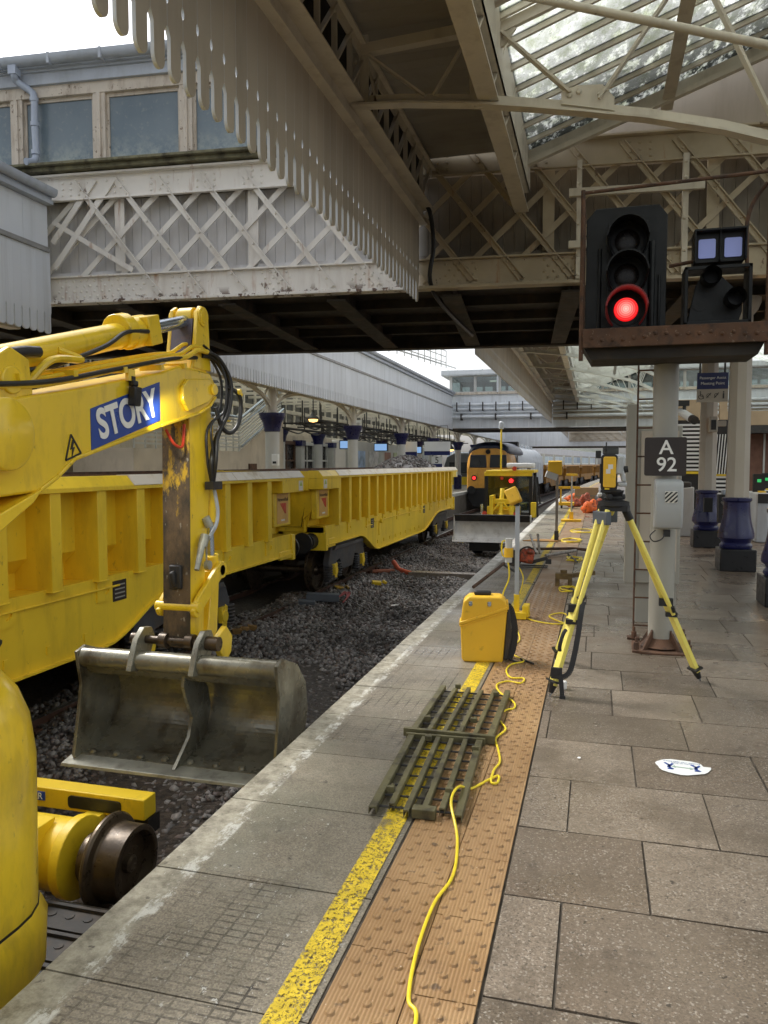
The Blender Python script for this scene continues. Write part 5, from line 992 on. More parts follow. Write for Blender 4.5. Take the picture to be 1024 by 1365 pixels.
m=MB(); m.tube([(-3.62,23.2,-.05),(-3.62,23.2,.28)],.04,8); m.build('exhaust_pipe',CHROME,K)
for ch in K.children:
    if ch.name.split('.')[0] not in ('blade','cutting_edge','blade_top','push_frame'): ch.location.x+=.30
# ================================================================== SIGNAL
G=thing('railway_signal','colour light signal showing red on a grey post, with a rusty platform and number plate','signal',(.52,6.53,0))
m=MB(); m.tube([(.525,6.53,0),(.525,6.53,2.35)],[.098,.094],24); m.build('post',POSTG,G)
m=MB(); m.prism([(.30,6.34),(.42,6.30),(.72,6.32),(.76,6.68),(.68,6.74),(.31,6.73)],'z',0,.016)
for a in range(4):
    c_,s_=math.cos(a*math.pi/2+.78),math.sin(a*math.pi/2+.78); m.prism([(.09,.012),(.21,.012),(.10,.17)],'y',-.010,.010)
    k=8*0; 
    for i in range(len(m.v)-6,len(m.v)): x,y,z=m.v[i]; m.v[i]=(.525+x*c_-y*s_,6.53+x*s_+y*c_,z)
for x in (.33,.72):
    for y in (6.33,6.73): m.tube([(x,y,.03),(x,y,.09)],.024,6); m.tube([(x,y,.03),(x,y,.13)],.012,8)
m.lathe([(.16,.03),(.13,.06),(.10,.10)],(.525,6.53,0),20); m.build('base_plate',RUSTY,G,bevel=.003)
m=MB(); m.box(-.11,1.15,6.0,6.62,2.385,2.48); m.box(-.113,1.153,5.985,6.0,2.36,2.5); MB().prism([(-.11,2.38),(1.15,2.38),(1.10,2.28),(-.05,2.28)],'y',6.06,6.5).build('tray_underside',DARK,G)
for i in range(16): m.rivet((-.05+.075*i,5.985,2.43+random.uniform(-.02,.02)),.013)
for i in range(40): m.obox((random.uniform(-.1,1.1),6.03,2.485),(random.uniform(.01,.04),.03,random.uniform(.008,.03)),(0,random.random(),0))
m.build('service_platform',RUSTY,G,bevel=.004)
m=MB(); m.tube([(-.125,6.02,2.27),(-.125,6.02,3.52)],.016,8); m.tube([(1.15,6.02,2.27),(1.15,6.02,3.50)],.02,8); m.tube([(-.125,6.02,3.5),(1.19,6.02,3.54)],.014,8); m.tube([(-.125,6.6,2.4),(-.125,6.6,3.5)],.014,8); m.tube([(-.125,6.02,3.5),(-.125,6.6,3.5)],.014,8); m.tube(catmull([(1.02,6.1,2.9),(1.01,6.1,3.2),(1.05,6.1,3.36),(1.13,6.05,3.47)],4),.014,8); m.tube([(.5,6.2,2.97),(.72,6.2,3.0)],.014,8); m.build('cage_rail',RUSTY,G)
m=MB()
for i in range(12): m.box(1.175+.035*i,1.187+.035*i,6.24,6.25,2.5,3.42)
for i in range(22): m.box(1.175,1.6,6.248,6.256,2.5+.042*i,2.512+.042*i)
m.build('mesh_guard',mat('mesh_orange',(.50,.24,.08),.6,var=.2,vs=6),G)
hd=[(-.10,2.5),(.48,2.5),(.48,3.34),(.42,3.42),(-.03,3.42),(-.10,3.34)]
m=MB(); m.prism(hd,'y',6.16,6.18); m.box(-.02,.40,6.18,6.38,2.5,3.38); m.tube([(-.0,6.155,2.52),(-.0,6.155,3.12)],.016,8); m.tube([(.375,6.14,2.52),(.375,6.14,3.15)],.024,8); m.tube([(.43,6.15,2.5),(.43,6.15,2.9)],.012,8); m.box(.06,.34,6.12,6.16,2.5,3.3); m.build('signal_head',SIGB,G,bevel=.004)
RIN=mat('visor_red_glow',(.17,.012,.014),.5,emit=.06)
for z,k in ((3.15,0),(2.90,1),(2.65,2)):
    m=MB(); vs=[];n=18
    for i in range(n+1):
        a=R(-50+280*i/n); c,s=math.cos(a),math.sin(a); d=.25 if s>-.1 else .25+.32*(s+.1); d=max(.03,d)
        for r in (.150,.140): vs+=[(.195+r*c*1.0,6.12,z+r*s*(1.05)),(.195+r*c*1.0,6.12-d,z+r*s*1.05-(.02 if s>0 else 0))]
    fs=[]
    for i in range(n):
        o=4*i; fs+=[(o,o+4,o+5,o+1),(o+2,o+3,o+7,o+6),(o+1,o+5,o+7,o+3)]
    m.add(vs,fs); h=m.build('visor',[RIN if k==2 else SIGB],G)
    m=MB(); m.lathe([(.088,-.012),(.075,-.017),(.045,-.021),(.0001,-.023)],(.195,6.12,z),28,'y'); m.build('lens',REDL if k==2 else LENSD,h); MB().lathe([(.118,-.012),(.118,0),(.09,0),(.09,-.012)],(.195,6.12,z),28,'y').build('lens_ring',SIGB,h)
s=MB()
for a,b,c,d in ((.60,.625,2.51,2.93),(1.03,1.055,2.51,2.93),(.60,1.055,2.51,2.535),(.60,1.055,2.905,2.93)): s.box(a,b,6.08,6.30,c,d)
s.prism([(.63,2.54),(.98,2.54),(1.0,2.6),(1.0,2.72),(.84,2.88),(.73,2.88),(.68,2.8)],'y',6.14,6.2); s=s.build('shunt_signal',SIGB,G,bevel=.004)
for x,z in ((.775,2.85),(.94,2.69)):
    m=MB(); m.tube([(x,6.14,z),(x,6.0,z-.005)],.068,18,cap=False); m.tube([(x,6.0,z-.005),(x,6.14,z)],.060,18,cap=False); m.tube([(x,6.14,z),(x,6.135,z)],.06,18); m.build('hood',SIGB,s)
m=MB(); m.tube([(.715,6.135,2.67),(.715,6.139,2.67)],.055,20); m.build('blank_disc',SIGB,s)
b=MB(); b.box(.665,1.0,6.10,6.3,2.955,3.17); b.box(.655,.832,6.03,6.3,3.165,3.18); b.box(.836,1.01,6.03,6.3,3.165,3.18); b.box(.658,.668,6.03,6.1,2.955,3.17); b.box(.997,1.007,6.03,6.1,2.955,3.17); b.box(.829,.84,6.06,6.1,2.955,3.17); b.box(.80,.86,6.2,6.3,2.9,2.96); b=b.build('route_indicator',SIGB,G,bevel=.003)
for x in (.69,.865): MB().prism(rrect(x,x+.115,2.985,3.12,.012,3),'y',6.09,6.1).build('indicator_window',IND,b)
m=MB(); m.prism(rrect(.365,.675,1.405,1.705,.015,3),'y',6.385,6.395); m.box(.5,.55,6.39,6.45,1.45,1.65)
pl=m.build('number_plate',SDARK,G); text('A',.155,(.525,6.382,1.622),(R(90),0,0),LETW,pl,bold=.0015); text('92',.155,(.53,6.382,1.488),(R(90),0,0),LETW,pl,bold=.0015)
m=MB(); lv=[]
pts=[(6.42,.985),(6.27,1.0),(6.24,1.06),(6.22,1.2),(6.235,1.345),(6.26,1.37),(6.42,1.38)]
m.prism(pts,'x',.44,.645); tc=m.build('telephone_hood',CABG,G,bevel=.022,segs=3)
m=MB(); m.box(.51,.60,6.218,6.226,1.20,1.29); q=m.build('hatched_symbol',LABEL,tc); m=MB()
for i in range(-2,3):
    o=.034*i; P4=[]
    for a,b in ((-.045,-.016+o),(.045,.074+o-.0),(.045,.090+o),(-.045,.0+o)): P4.append((.555+a,1.245+b-.045+.008))
    def clip(P,f,g):
        out=[]
        for p,q in zip(P,P[1:]+P[:1]):
            if f(p)>=0: out.append(p)
            if (f(p)>=0)!=(f(q)>=0): tt=f(p)/(f(p)-f(q)); out.append((p[0]+(q[0]-p[0])*tt,p[1]+(q[1]-p[1])*tt))
        return out
    P4=clip(clip(P4,lambda p:p[1]-1.205,0),lambda p:1.285-p[1],0)
    if len(P4)>2: m.prism(P4,'y',6.214,6.218)
m.build('stripes',LETD,q)
m=MB(); m.tube(catmull([(.53,6.3,.98),(.50,6.28,.92),(.44,6.26,.90),(.41,6.26,.94),(.45,6.28,.985)],6),.005,6); m.obox((.535,6.32,.96),(.05,.06,.05)); m.build('telephone_cord',BLACK,tc)
m=MB()
for x in (.33,.60): m.tube([(x,6.85,.02),(x,6.85,2.4)],.008,8)
for i in range(10): m.tube([(.33,6.85,.12+.24*i),(.60,6.85,.12+.24*i)],.007,8)
m.box(.28,.38,6.8,6.9,0,.02); m.build('ladder',RUSTY,G)
# location case behind the post
T=thing('equipment_cabinet','tall pale grey lineside cabinet standing behind the signal post','cabinet',(.5,7.7,0)); m=MB(); m.box(.36,.76,7.55,7.95,.38,1.85); m.box(.27,.36,7.5,7.7,.38,2.05); m.build('body',POSTG,T,bevel=.01); MB().box(.38,.74,7.6,7.9,0,.38).build('plinth',POSTG,T)
m=MB(); m.box(.40,.73,7.54,7.55,.5,1.8); m.build('door',COLP,T)
# ================================================================== PLATFORM COLUMNS
c=thing('platform_column','tall octagonal cream column on a ribbed blue base, right of the signal post','column',(0,0,0),'columns with ribbed blue bases')
MB().box(-.235,.235,-.235,.235,0,.31).build('plinth',PLINTH,c,local=True,bevel=.012)
m=MB(); n=32; vs=[]; prof=[(.20,.31),(.215,.33),(.215,.36),(.19,.39),(.20,.42),(.235,.46),(.232,.52),(.205,.62),(.18,.75),(.17,.88),(.172,.96),(.195,.985),(.195,1.02),(.16,1.03)]
for r,z in prof:
    for j in range(n):
        rr=r*(1+(.035*math.cos(j*math.pi*2/n*16*.5) if .42<z<.96 else 0)); vs.append((rr*math.cos(2*math.pi*j/n),rr*math.sin(2*math.pi*j/n),z))
m.add(vs,[(i*n+j,i*n+(j+1)%n,(i+1)*n+(j+1)%n,(i+1)*n+j) for i in range(len(prof)-1) for j in range(n)]+[tuple((len(prof)-1)*n+j for j in range(n))]); m.build('ribbed_base',BLUE,c,local=True)
m=MB(); q8=[(math.cos(R(22.5+45*i)),math.sin(R(22.5+45*i))) for i in range(8)]; m.add([(.155*a,.155*b,1.02) for a,b in q8]+[(.142*a,.142*b,3.8) for a,b in q8],[(i,(i+1)%8,8+(i+1)%8,8+i) for i in range(8)]+[tuple(range(8)),tuple(range(8,16))]); o=m.build('shaft',COLP,c,local=True)
m=MB(); m.lathe([(.14,3.55),(.2,3.62),(.24,3.72),(.24,3.78)],n=16); m.build('capital',COLP,c,local=True)
place(c,(1.92,11.75,0),0)
o=dup(c,label='cream column on a ribbed blue base, farther of the pair, carrying a hanging sign'); place(o,(1.93,14.9,0),0)
o=dup(c,label='column at the right edge of the view, only its blue base showing'); place(o,(1.955,8.95,0),0)
T=thing('hand_sanitiser','small blue-white dispenser and black box strapped between the two cream columns','dispenser',(1.95,13.3,.8)); m=MB(); m.box(2.05,2.2,13.9,14.1,.98,1.06); m.build('dispenser_head',PIPEG,T,bevel=.02); m=MB(); m.box(2.0,2.15,13.95,14.15,.5,.98); m.tube([(1.85,12.0,.85),(2.05,14.0,.85)],.02,6); m.box(1.84,1.98,14.5,14.6,.65,.9); m.build('bracket',BLACK,T)
T=thing('wall_speaker','beige loudspeaker clamped to the farther cream column','speaker',(1.97,14.55,2.2)); m=MB(); m.box(1.9,2.03,14.5,14.7,2.05,2.32); m.box(2.03,2.18,14.6,14.7,2.15,2.25); m.build('housing',COLP,T,bevel=.01); MB().box(1.92,2.0,14.49,14.5,2.09,2.26).build('grille',DKS,T)
T=thing('security_camera','white bullet camera hanging off a dark bracket right of the signal post','camera',(.95,9.2,2.05)); m=MB(); m.tube([(.92,9.4,2.09),(1.01,9.1,1.99)],.045,12); m.build('housing',WHITE,T); MB().tube([(1.008,9.105,1.992),(1.03,9.04,1.97)],.047,12).build('lens_hood',DKS,T); m=MB(); m.box(.66,1.0,9.3,9.36,2.15,2.21); m.tube([(.95,9.33,2.18),(.95,9.33,2.05)],.02,8); m.build('bracket',DKS,T)
# hanging passenger sign
T=thing('hanging_sign','hanging passenger assist sign, navy above cream with four access symbols','sign',(1.8,13.0,2.9))
b=MB().box(1.50,1.95,12.98,13.02,2.66,2.91).build('upper_board',NAVY,T); text('Passenger Assist',.058,(1.725,12.975,2.83),(R(90),0,0),LETW,b); text('Meeting Point',.062,(1.725,12.975,2.745),(R(90),0,0),LETW,b)
b=MB().box(1.50,1.95,12.98,13.02,2.46,2.655).build('lower_board',COLP,T)
m=MB(); m.tube([(1.62+.035*math.cos(a*.5)-.06,12.978,2.54+.035*math.sin(a*.5)) for a in range(-8,4)],.005,6); m.tube([(1.55,12.978,2.60),(1.555,12.978,2.55),(1.585,12.978,2.55),(1.60,12.978,2.51)],.006,6); m.lathe([(.01,-.004),(.01,0)],(1.55,12.976,2.615),8,'y'); m.build('access_symbol',LETD,b)
for x in (1.67,1.78): m=MB(); m.tube([(x-.03,12.978,2.52),(x+.035,12.978,2.60)],.006,6); m.tube([(x+.028*math.cos(a*.7),12.978,2.56+.028*math.sin(a*.7)) for a in range(8)],.004,6); m.build('access_symbol',LETD,b)
m=MB(); m.tube([(1.885,12.978,2.51),(1.885,12.978,2.59)],.012,6); m.lathe([(.012,-.004),(.012,0)],(1.885,12.976,2.61),8,'y'); m.build('access_symbol',LETD,b)
m=MB(); m.tube([(1.54,13,2.91),(1.54,13,4.4),(1.9,13,4.4),(1.9,13,2.91)],.015,6); m.build('hanger',DKS,T)
T=thing('direction_sign','white direction sign with up arrow and navy base, partly behind the signal post','sign',(.85,14,2)); b=MB().box(.62,1.22,13.98,14.02,1.78,2.07).build('board',WHITE,T); MB().box(.62,1.22,13.975,14.025,1.67,1.775).build('navy_band',NAVY,T); m=MB(); m.prism([(.80,1.84),(.825,1.84),(.825,1.95),(.87,1.92),(.87,1.955),(.8125,2.02),(.755,1.955),(.755,1.92),(.80,1.95)],'y',13.972,13.98); m.build('arrow_symbol',LETD,b); text('7',.26,(1.03,13.975,1.92),(R(90),0,0),LETD,b); MB().tube([(.75,14.05,0),(.75,14.05,1.7)],.05,8).build('post',COLW,T)
# concourse background
T=thing('striped_screen','black and white slatted screen with a yellow rail, behind the columns','screen',(2.2,20,0)); m=MB(); m.box(1.75,3.3,20.02,20.06,.4,2.55); m.build('backing',BLACK,T); m=MB(); z=1.33
while z<2.5: m.box(1.75,2.75,19.98,20.02,z,z+.05); z+=.098
z=.45
while z<1.2: m.box(2.6,3.3,19.98,20.02,z,z+.05); z+=.1
m.build('slat',WHITE,T); m=MB(); m.box(1.75,2.75,19.96,20.03,1.25,1.31); m.box(2.6,3.3,19.96,20.03,1.2,1.25); m.build('rail',YB,T); m=MB()
for i in range(8): m.bar((2.72+.06*i,19.9,1.25),(2.78+.06*i,19.9,2.2),.025,.02)
m.build('concertina_bars',WHITE,T)
T=thing('concourse_wall','cream concourse wall with glazed doors behind the columns','wall',(4,24,0)); m=MB(); m.box(1.95,3.3,24,24.2,2.55,3.35); m.box(3.4,3.6,24,24.2,0,4); m.box(3.6,9,24,24.2,2.6,3.0); m.build('upper_wall',mat('concourse_cream',(.46,.34,.22),.6),T); MB().box(1.4,3.4,24.05,24.1,0,2.4).build('glazing',BGLASS,T); m=MB(); [m.box(1.4+.62*i,1.47+.62*i,24,24.12,0,2.4) for i in range(4)]; m.build('door_frame',DKS,T); MB().box(1.6,2.3,24.3,24.4,3.35,4.3).build('brown_panel',TACTL,T)
T=thing('brick_building','red brick building with pale vertical strips at the far right','building',(9,34,0)); MB().box(5.4,26,34,36,0,3.2).build('wall',BRICK,T); m=MB(); [m.box(5.75+.72*i,5.82+.72*i,33.95,34,0,3) for i in range(8)]; m.build('pale_strip',COLW,T); MB().box(5,26,33,34.0,2.7,3.3).build('canopy_edge',DKS,T)
T=thing('counter_panel','low pale counter panel left of the ticket gates','counter',(1.6,17,0)); m=MB(); m.prism([(1.22,0),(1.95,0),(1.95,1.02),(1.35,.96),(1.22,.9)],'y',16.9,17.4); m.build('panel',CABG,T,bevel=.02); m=MB(); m.box(1.5,1.9,16.95,17.3,1.0,1.12); m.build('dark_box',DKS,T,bevel=.03)
g=thing('ticket_gate','ticket gate with a lit green display at the right edge','ticket gate',(0,0,0)); m=MB(); m.box(-.11,.11,-.5,.5,0,.95); m.build('housing',LOCOS,g,local=True,bevel=.03); MB().box(-.09,.09,-.52,-.3,.75,.93).build('reader_panel',BLACK,g,local=True); MB().box(-.06,.06,-.45,-.3,.95,.98).build('reader_pad',YB,g,local=True); MB().box(-.1,.1,-.1,.0,.95,1.3).build('display_case',BLACK,g,local=True); MB().box(-.035,.035,-.115,-.1,1.14,1.2).build('display',GREENL,g,local=True); place(g,(3.05,16.4,0))
o=dup(g,label='second ticket gate standing behind the first, farther from the camera'); place(o,(3.5,18,0))
# ================================================================== SURVEY TRIPOD
T=thing('survey_tripod','yellow surveying tripod with black clamps and hanging shoulder strap','tripod',(.11,5.3,0))
hx=V(.11,5.28,1.25)
def leg(foot,hip,sp,twin=True):
    foot=Vector(foot);hip=Vector(hip); d=foot-hip; side=d.cross(V(0,0,1)).normalized(); m=MB()
    k=hip+d*.60
    for s in (-1,1): m.tube([hip+side*s*sp,k+side*s*.028],.0165,10)
    m.bar(hip+d*.52,foot-d*.06,.060,.030,side.cross(d)); L=m.build('leg',TRI,T,bevel=.003)
    m=MB(); m.tube([foot-d*.085,foot-d*.02],[.034,.016],10); m.bar(foot-d*.085,foot-d*.075,.10,.06,side.cross(d)); m.build('foot',BLACK,L); MB().tube([foot-d*.02,foot],[.012,.003],8).build('spike',CHROME,L)
    m=MB(); m.obox(hip+d*.53,(.09,.05,.05)); m.obox(k+V(0,-.01,0),(.075,.05,.03)); m.tube([k+side*.05-d*.02,k+side*.06-d*.05],.012,8); m.build('clamp',BLACK,L)
    m=MB(); m.tube([hip-d*.005,hip+d*.06],.028,10) if not twin else m.obox(hip+d*.045,(.15,.04,.085),(0,0,math.atan2(side.y,side.x))); m.build('hinge',BLACK if not twin else GREYB,L,bevel=.006)
    return d
dl=leg((-.265,4.99,0),(.055,5.22,1.20),.038); leg((.72,5.62,0),(.19,5.33,1.20),.008,False); leg((-.275,5.93,0),(.09,5.37,1.2),.03)
m=MB(); m.lathe([(.09,1.215),(.10,1.225),(.10,1.25),(.06,1.262)],(.115,5.28,0),20); m.prism([(.03,5.2),(.2,5.2),(.22,5.3),(.115,5.4),(.01,5.3)],'z',1.19,1.225); m.build('head_plate',BLACK,T)
m=MB(); f=V(-.265,4.99,0); q=V(.055,5.22,1.2)
def along(t,o=(0,0,0)): return q+(f-q)*t+Vector(o)
pts=catmull([along(.49,(.035,-.03,0)),along(.56,(.045,-.05,0)),along(.66,(.06,-.05,-.02)),along(.75,(.065,-.05,-.05)),along(.81,(.06,-.05,-.06)),along(.86,(.03,-.045,-.035)),along(.88,(0,-.035,0))],6)
for a,b in zip(pts[:-1],pts[1:]): m.bar(a,b,.034,.004,(0,1,0))
m.bar(along(.88,(.03,-.04,0)),along(.97,(.07,-.03,-.02)),.028,.006,(0,1,0)); m.obox(along(.87,(0,-.03,0)),(.07,.02,.07)); m.obox(along(.98,(.075,-.03,-.02)),(.036,.02,.03)); m.bar(along(.49,(.035,-.03,0)),along(.47,(.0,-.02,.01)),.034,.01,(0,1,0)); m.build('shoulder_strap',STRAP,T)
m=MB(); m.tube(catmull([along(.64,(-.02,-.045,0)),along(.66,(-.03,-.06,0)),along(.72,(-.03,-.06,0)),along(.75,(-.02,-.045,0))],5),.012,8); m.build('carry_handle',BLACK,T)
# total station
T=thing('survey_instrument','yellow and black robotic surveying instrument mounted on the tripod','survey instrument',(.115,5.28,1.262))
m=MB(); m.lathe([(.055,1.262),(.06,1.275),(.045,1.29),(.06,1.305),(.065,1.325)],(.115,5.28,0),20); 
for a in range(3): m.lathe([(.016,1.265),(.02,1.28),(.016,1.30)],(.115+.055*math.cos(a*2.1),5.28+.055*math.sin(a*2.1),0),10)
m.build('tribrach',BLACK,T)
m=MB(); m.prism(rrect(.045,.125,1.345,1.545,.012,3),'y',5.205,5.23); sd=m.build('side_cover',YC,T,bevel=.004); MB().box(.075,.105,5.2035,5.205,1.465,1.495).build('label_patch',LABEL,sd); MB().box(.062,.09,5.2035,5.205,1.435,1.465).build('lower_label_patch',LABEL,sd)
m=MB(); m.prism(rrect(.03,.135,1.325,1.56,.02,3),'y',5.225,5.33); m.prism([(5.23,1.56),(5.25,1.60),(5.28,1.615),(5.34,1.61),(5.37,1.58),(5.355,1.58),(5.33,1.598),(5.28,1.6),(5.26,1.585),(5.25,1.56)],'x',.04,.14); m.box(.022,.034,5.22,5.24,1.37,1.5); m.box(.03,.16,5.22,5.34,1.31,1.33); m.build('yoke',BLACK,T,bevel=.005)
m=MB(); m.obox((.150,5.25,1.49),(.045,.09,.12),(0,.12,0)); m.obox((.165,5.25,1.43),(.03,.07,.10),(0,-.25,0)); m.obox((.165,5.26,1.365),(.06,.08,.03)); m.build('telescope',CABG,T,bevel=.01); MB().tube([(.165,5.25,1.46),(.20,5.25,1.465)],.022,14).build('objective',BLACK,T)
m=MB(); m.box(-.005,.03,5.26,5.3,1.535,1.585); m.tube([(.06,5.24,1.56),(.062,5.24,1.64)],.005,6); m.build('radio_unit',BLACK,T,bevel=.004); MB().box(.055,.085,5.2035,5.225,1.332,1.34).build('maker_badge',YB,T)
# ================================================================== THINGS ON THE PLATFORM
# instrument case
T=thing('instrument_case','yellow hard carrying case with diagonal lid seam and black back straps','case',(0,0,0))
prof=[(-.155,.0),(.125,.0),(.135,.015),(.165,.43),(.155,.47),(.12,.50),(-.12,.50),(-.165,.46),(-.185,.3),(-.175,.02)]
m=MB(); m.prism(prof,'y',-.1,.1); m.build('shell',YC,T,local=True,bevel=.022,segs=3)
m=MB(); m.bar((-.192,-.105,.295),(.165,-.105,.42),.02,.022,(0,0,1)); m.bar((-.192,-.105,.275),(.165,-.105,.40),.014,.012,(0,0,1)); m.bar((.165,-.105,.42),(.165,.1,.44),.02,.025); m.bar((-.185,-.105,.29),(-.185,.1,.29),.02,.02); m.build('lid_seam',YC,T,local=True,bevel=.004)
m=MB(); 
for x in (-.11,.03): m.box(x-.014,x+.014,-.108,-.1,.435,.465); m.box(x-.01,x+.01,-.112,-.1,.43,.45)
m.build('lid_catch',CHROME,T,local=True,bevel=.002)
m=MB(); m.obox((-.02,0,.515),(.13,.05,.035)); m.build('carry_handle',BLACK,T,local=True,bevel=.012)
m=MB(); m.prism([(.135,.02),(.165,.42),(.185,.41),(.20,.2),(.175,.02)],'y',-.085,.085); m.build('back_pad',CABG and DKS,T,local=True,bevel=.015)
m=MB()
for y in (-.05,.05):
    P_=catmull([(.17,y,.42),(.205,y,.36),(.225,y,.22),(.21,y,.1),(.18,y,.02)],5)
    for a,b in zip(P_[:-1],P_[1:]): m.bar(a,b,.045,.016,(0,1,0))
m.tube(catmull([(.19,-.06,.02),(.24,-.1,.012),(.3,-.06,.01),(.27,0,.012),(.36,-.13,.01)],5),.008,6); m.build('shoulder_strap',STRAP,T,local=True)
place(T,(-.80,5.82,0),R(8))
# ramps
def ramp_(name,label,c0,ca,cb,ends,rz):
    T=thing(name,label,'ramp',(0,0,0),'steel grid ramps on the tactile strip')
    m=MB(); W,L=ca
    for i in range(6):
        x=W*i/5; o=(.0 if i not in (1,4) else .05) if ends else 0
        w_=.017 if i in (0,5) else .0125; m.box(x-w_,x+w_,o,L-(.04 if i in (1,3) else 0),.030,.040); m.box(x-w_,x-w_+.004,o,L,.006,.030); m.box(x+w_-.004,x+w_,o,L,.006,.030)
    m.build('channel_bars',GRATE,T,local=True,bevel=.002)
    m=MB()
    for k in range(8): y=.06+(L-.12)*k/7; m.tube([(-.015,y,.018),(W+.015,y,.018)],.005,6)
    m.build('cross_rod',DKS,T,local=True)
    m=MB(); m.box(-.03,W+.03,L-.035,L-.02,.006,.046) if ends else m.box(-.05,W+.03,-.03,-.005,.006,.052)
    if ends: MB().box(.17,.27,.0,.05,.005,.047).build('end_block',GRATE,T,local=True,bevel=.003)
    m.build('end_bar',GRATE,T,local=True,bevel=.003)
    for x,y in ((.04,.18),(.30,.22),(.36,.75),(.1,.85)):
        m=MB(); m.box(x-.018,x+.018,y-.01,y+.01,.03,.058); m.tube([(x,y,.04),(x,y+.06,.04)],.009,6); m.build('locking_clip',GRATE,T,local=True,bevel=.003)
    place(T,c0,rz)
ramp_('access_ramp','nearer of the two green-black steel grid ramps, with open channel ends',(-.895,3.06,.004),(.365,.93),None,True,R(2.6)); ramp_('access_ramp','farther of the two steel grid ramps, with a long end bar towards the camera',(-.945,4.04,.004),(.42,.87),None,False,R(0))
# cable
pts=[(-.43,1.6),(-.44,1.92),(-.48,2.0),(-.505,2.22),(-.505,2.47),(-.475,2.67),(-.51,2.95),(-.57,3.14),(-.565,3.3),(-.53,3.42),(-.46,3.55),(-.425,3.60),(-.42,3.52),(-.45,3.52),(-.455,3.66),(-.44,3.78),(-.47,3.95),(-.50,4.1),(-.465,4.25),(-.50,4.36),(-.53,4.46),(-.50,4.60),(-.46,4.64),(-.47,4.76),(-.58,4.95),(-.62,5.12),(-.56,5.22),(-.47,5.2),(-.46,5.32),(-.55,5.32),(-.60,5.5),(-.58,5.68),(-.5,5.8),(-.6,5.98),(-.64,6.2),(-.6,6.5),(-.66,6.9),(-.7,7.2)]
zc=lambda x,y:.013+(.0 if not(3.05<y<3.4 and x<-.52) else .055)
m=MB(); m.tube(catmull([(x,y,zc(x,y)) for x,y in pts],6),.0060,8); o=m.build('power_cable',CABLE); tag(o,'long yellow power cable snaking along the tactile strip','cable')
def loop(x,y,r,n,seed,label,z=.012,thk=.008):
    rd=random.Random(seed); P_=[]
    for i in range(n*8): a=i*.785; rr=r*(.7+.5*rd.random()); P_.append((x+rr*math.cos(a)*.8+rd.uniform(-.03,.03),y+rr*math.sin(a)*1.6,z+.004*(i%5)))
    m=MB(); m.tube(catmull(P_,4),thk,6); o=m.build('power_cable',CABLE); tag(o,label,'cable','coils of yellow cable'); return o
m=MB(); m.tube(catmull([(-.66,7.45,.02),(-.5,7.3,.012),(-.3,7.25,.012),(-.22,7.5,.012),(-.3,7.8,.012),(-.42,7.6,.012),(-.25,7.3,.012),(-.12,7.4,.02)],6),.007,6); o=m.build('power_cable',CABLE); tag(o,'single loop of yellow cable beside the foot of the nearest work light','cable','coils of yellow cable')
loop(-.3,9.3,.12,2,1,'squiggle of yellow cable left of the tripod leg'); loop(-.45,15.3,.22,4,3,'coil of yellow cable beside the rusty base plate'); loop(-.25,17.5,.3,3,5,'spread coil of yellow cable in front of the yellow-based pole'); loop(-.3,12.3,.15,3,9,'coil of yellow cable by the long bars')
# work lights
T=thing('work_light','nearest work light, grey pole on a yellow foot beside the yellow case','work light',(-.72,7.45,0),'battery work lights on poles')
m=MB(); m.box(-.74,-.70,7.43,7.47,.2,1.1); m.build('pole',LEAD,T,bevel=.003); m=MB(); m.box(-.745,-.695,7.425,7.475,.05,.24); m.box(-.86,-.62,7.36,7.44,.012,.075); m.box(-.86,-.60,7.5,7.56,.012,.06); m.box(-.66,-.60,7.38,7.54,.03,.14); m.build('foot',YB,T,bevel=.004)
m=MB(); m.obox((-.76,7.42,1.19),(.12,.10,.15),(R(-15),R(-25),0)); m.build('lamp_head',YC,T,bevel=.012); m=MB(); m.obox((-.73,7.45,1.12),(.05,.05,.05)); m.box(-.85,-.78,7.35,7.42,.06,.1); m.build('bracket',BLACK,T)
m=MB(); m.tube([(-.80,7.43,.55),(-.80,7.43,.78)],.035,10); m.build('plug_box',COLW,T); MB().tube([(-.80,7.43,.6),(-.80,7.43,.69)],.045,10).build('plug_collar',YC,T)
m=MB(); m.tube(catmull([(-.80,7.43,.6),(-.86,7.43,.62),(-.86,7.43,.75),(-.80,7.43,.74)],4),.008,6); m.tube(catmull([(-.80,7.4,.55),(-.79,7.4,.4),(-.85,7.4,.22),(-.80,7.38,.05),(-.88,7.38,.02)],5),.008,6); m.tube(catmull([(-.70,7.45,.5),(-.66,7.45,.4),(-.69,7.45,.25)],5),.006,6); m.build('lead',CABLE,T)
T=thing('work_light','middle work light, brown pole standing on a rusty plate','work light',(-.72,15.2,0),'battery work lights on poles')
m=MB(); m.box(-.745,-.695,15.18,15.23,.02,1.25); m.build('pole',TIMB,T); MB().prism([(-1.35,15.0),(-.7,15.0),(-.62,15.35),(-1.1,15.35)],'z',.006,.02).build('base_plate',RUSTY and mat('ochre_rust',(.30,.15,.035),.8,var=.4,vs=8),T); m=MB(); m.obox((-.76,15.15,1.42),(.26,.14,.26),(R(10),0,0)); m.build('lamp_head',YC,T,bevel=.01); m=MB(); m.obox((-.82,15.05,1.27),(.22,.12,.12),(0,.35,.2)); m.build('reflector',COLW,T); m=MB(); m.box(-.76,-.68,15.16,15.24,.0,.2); m.build('socket',DKS,T)
T=thing('work_light','farthest work light, thin pale pole with a yellow crossbar and foot','work light',(-.6,20.5,0),'battery work lights on poles')
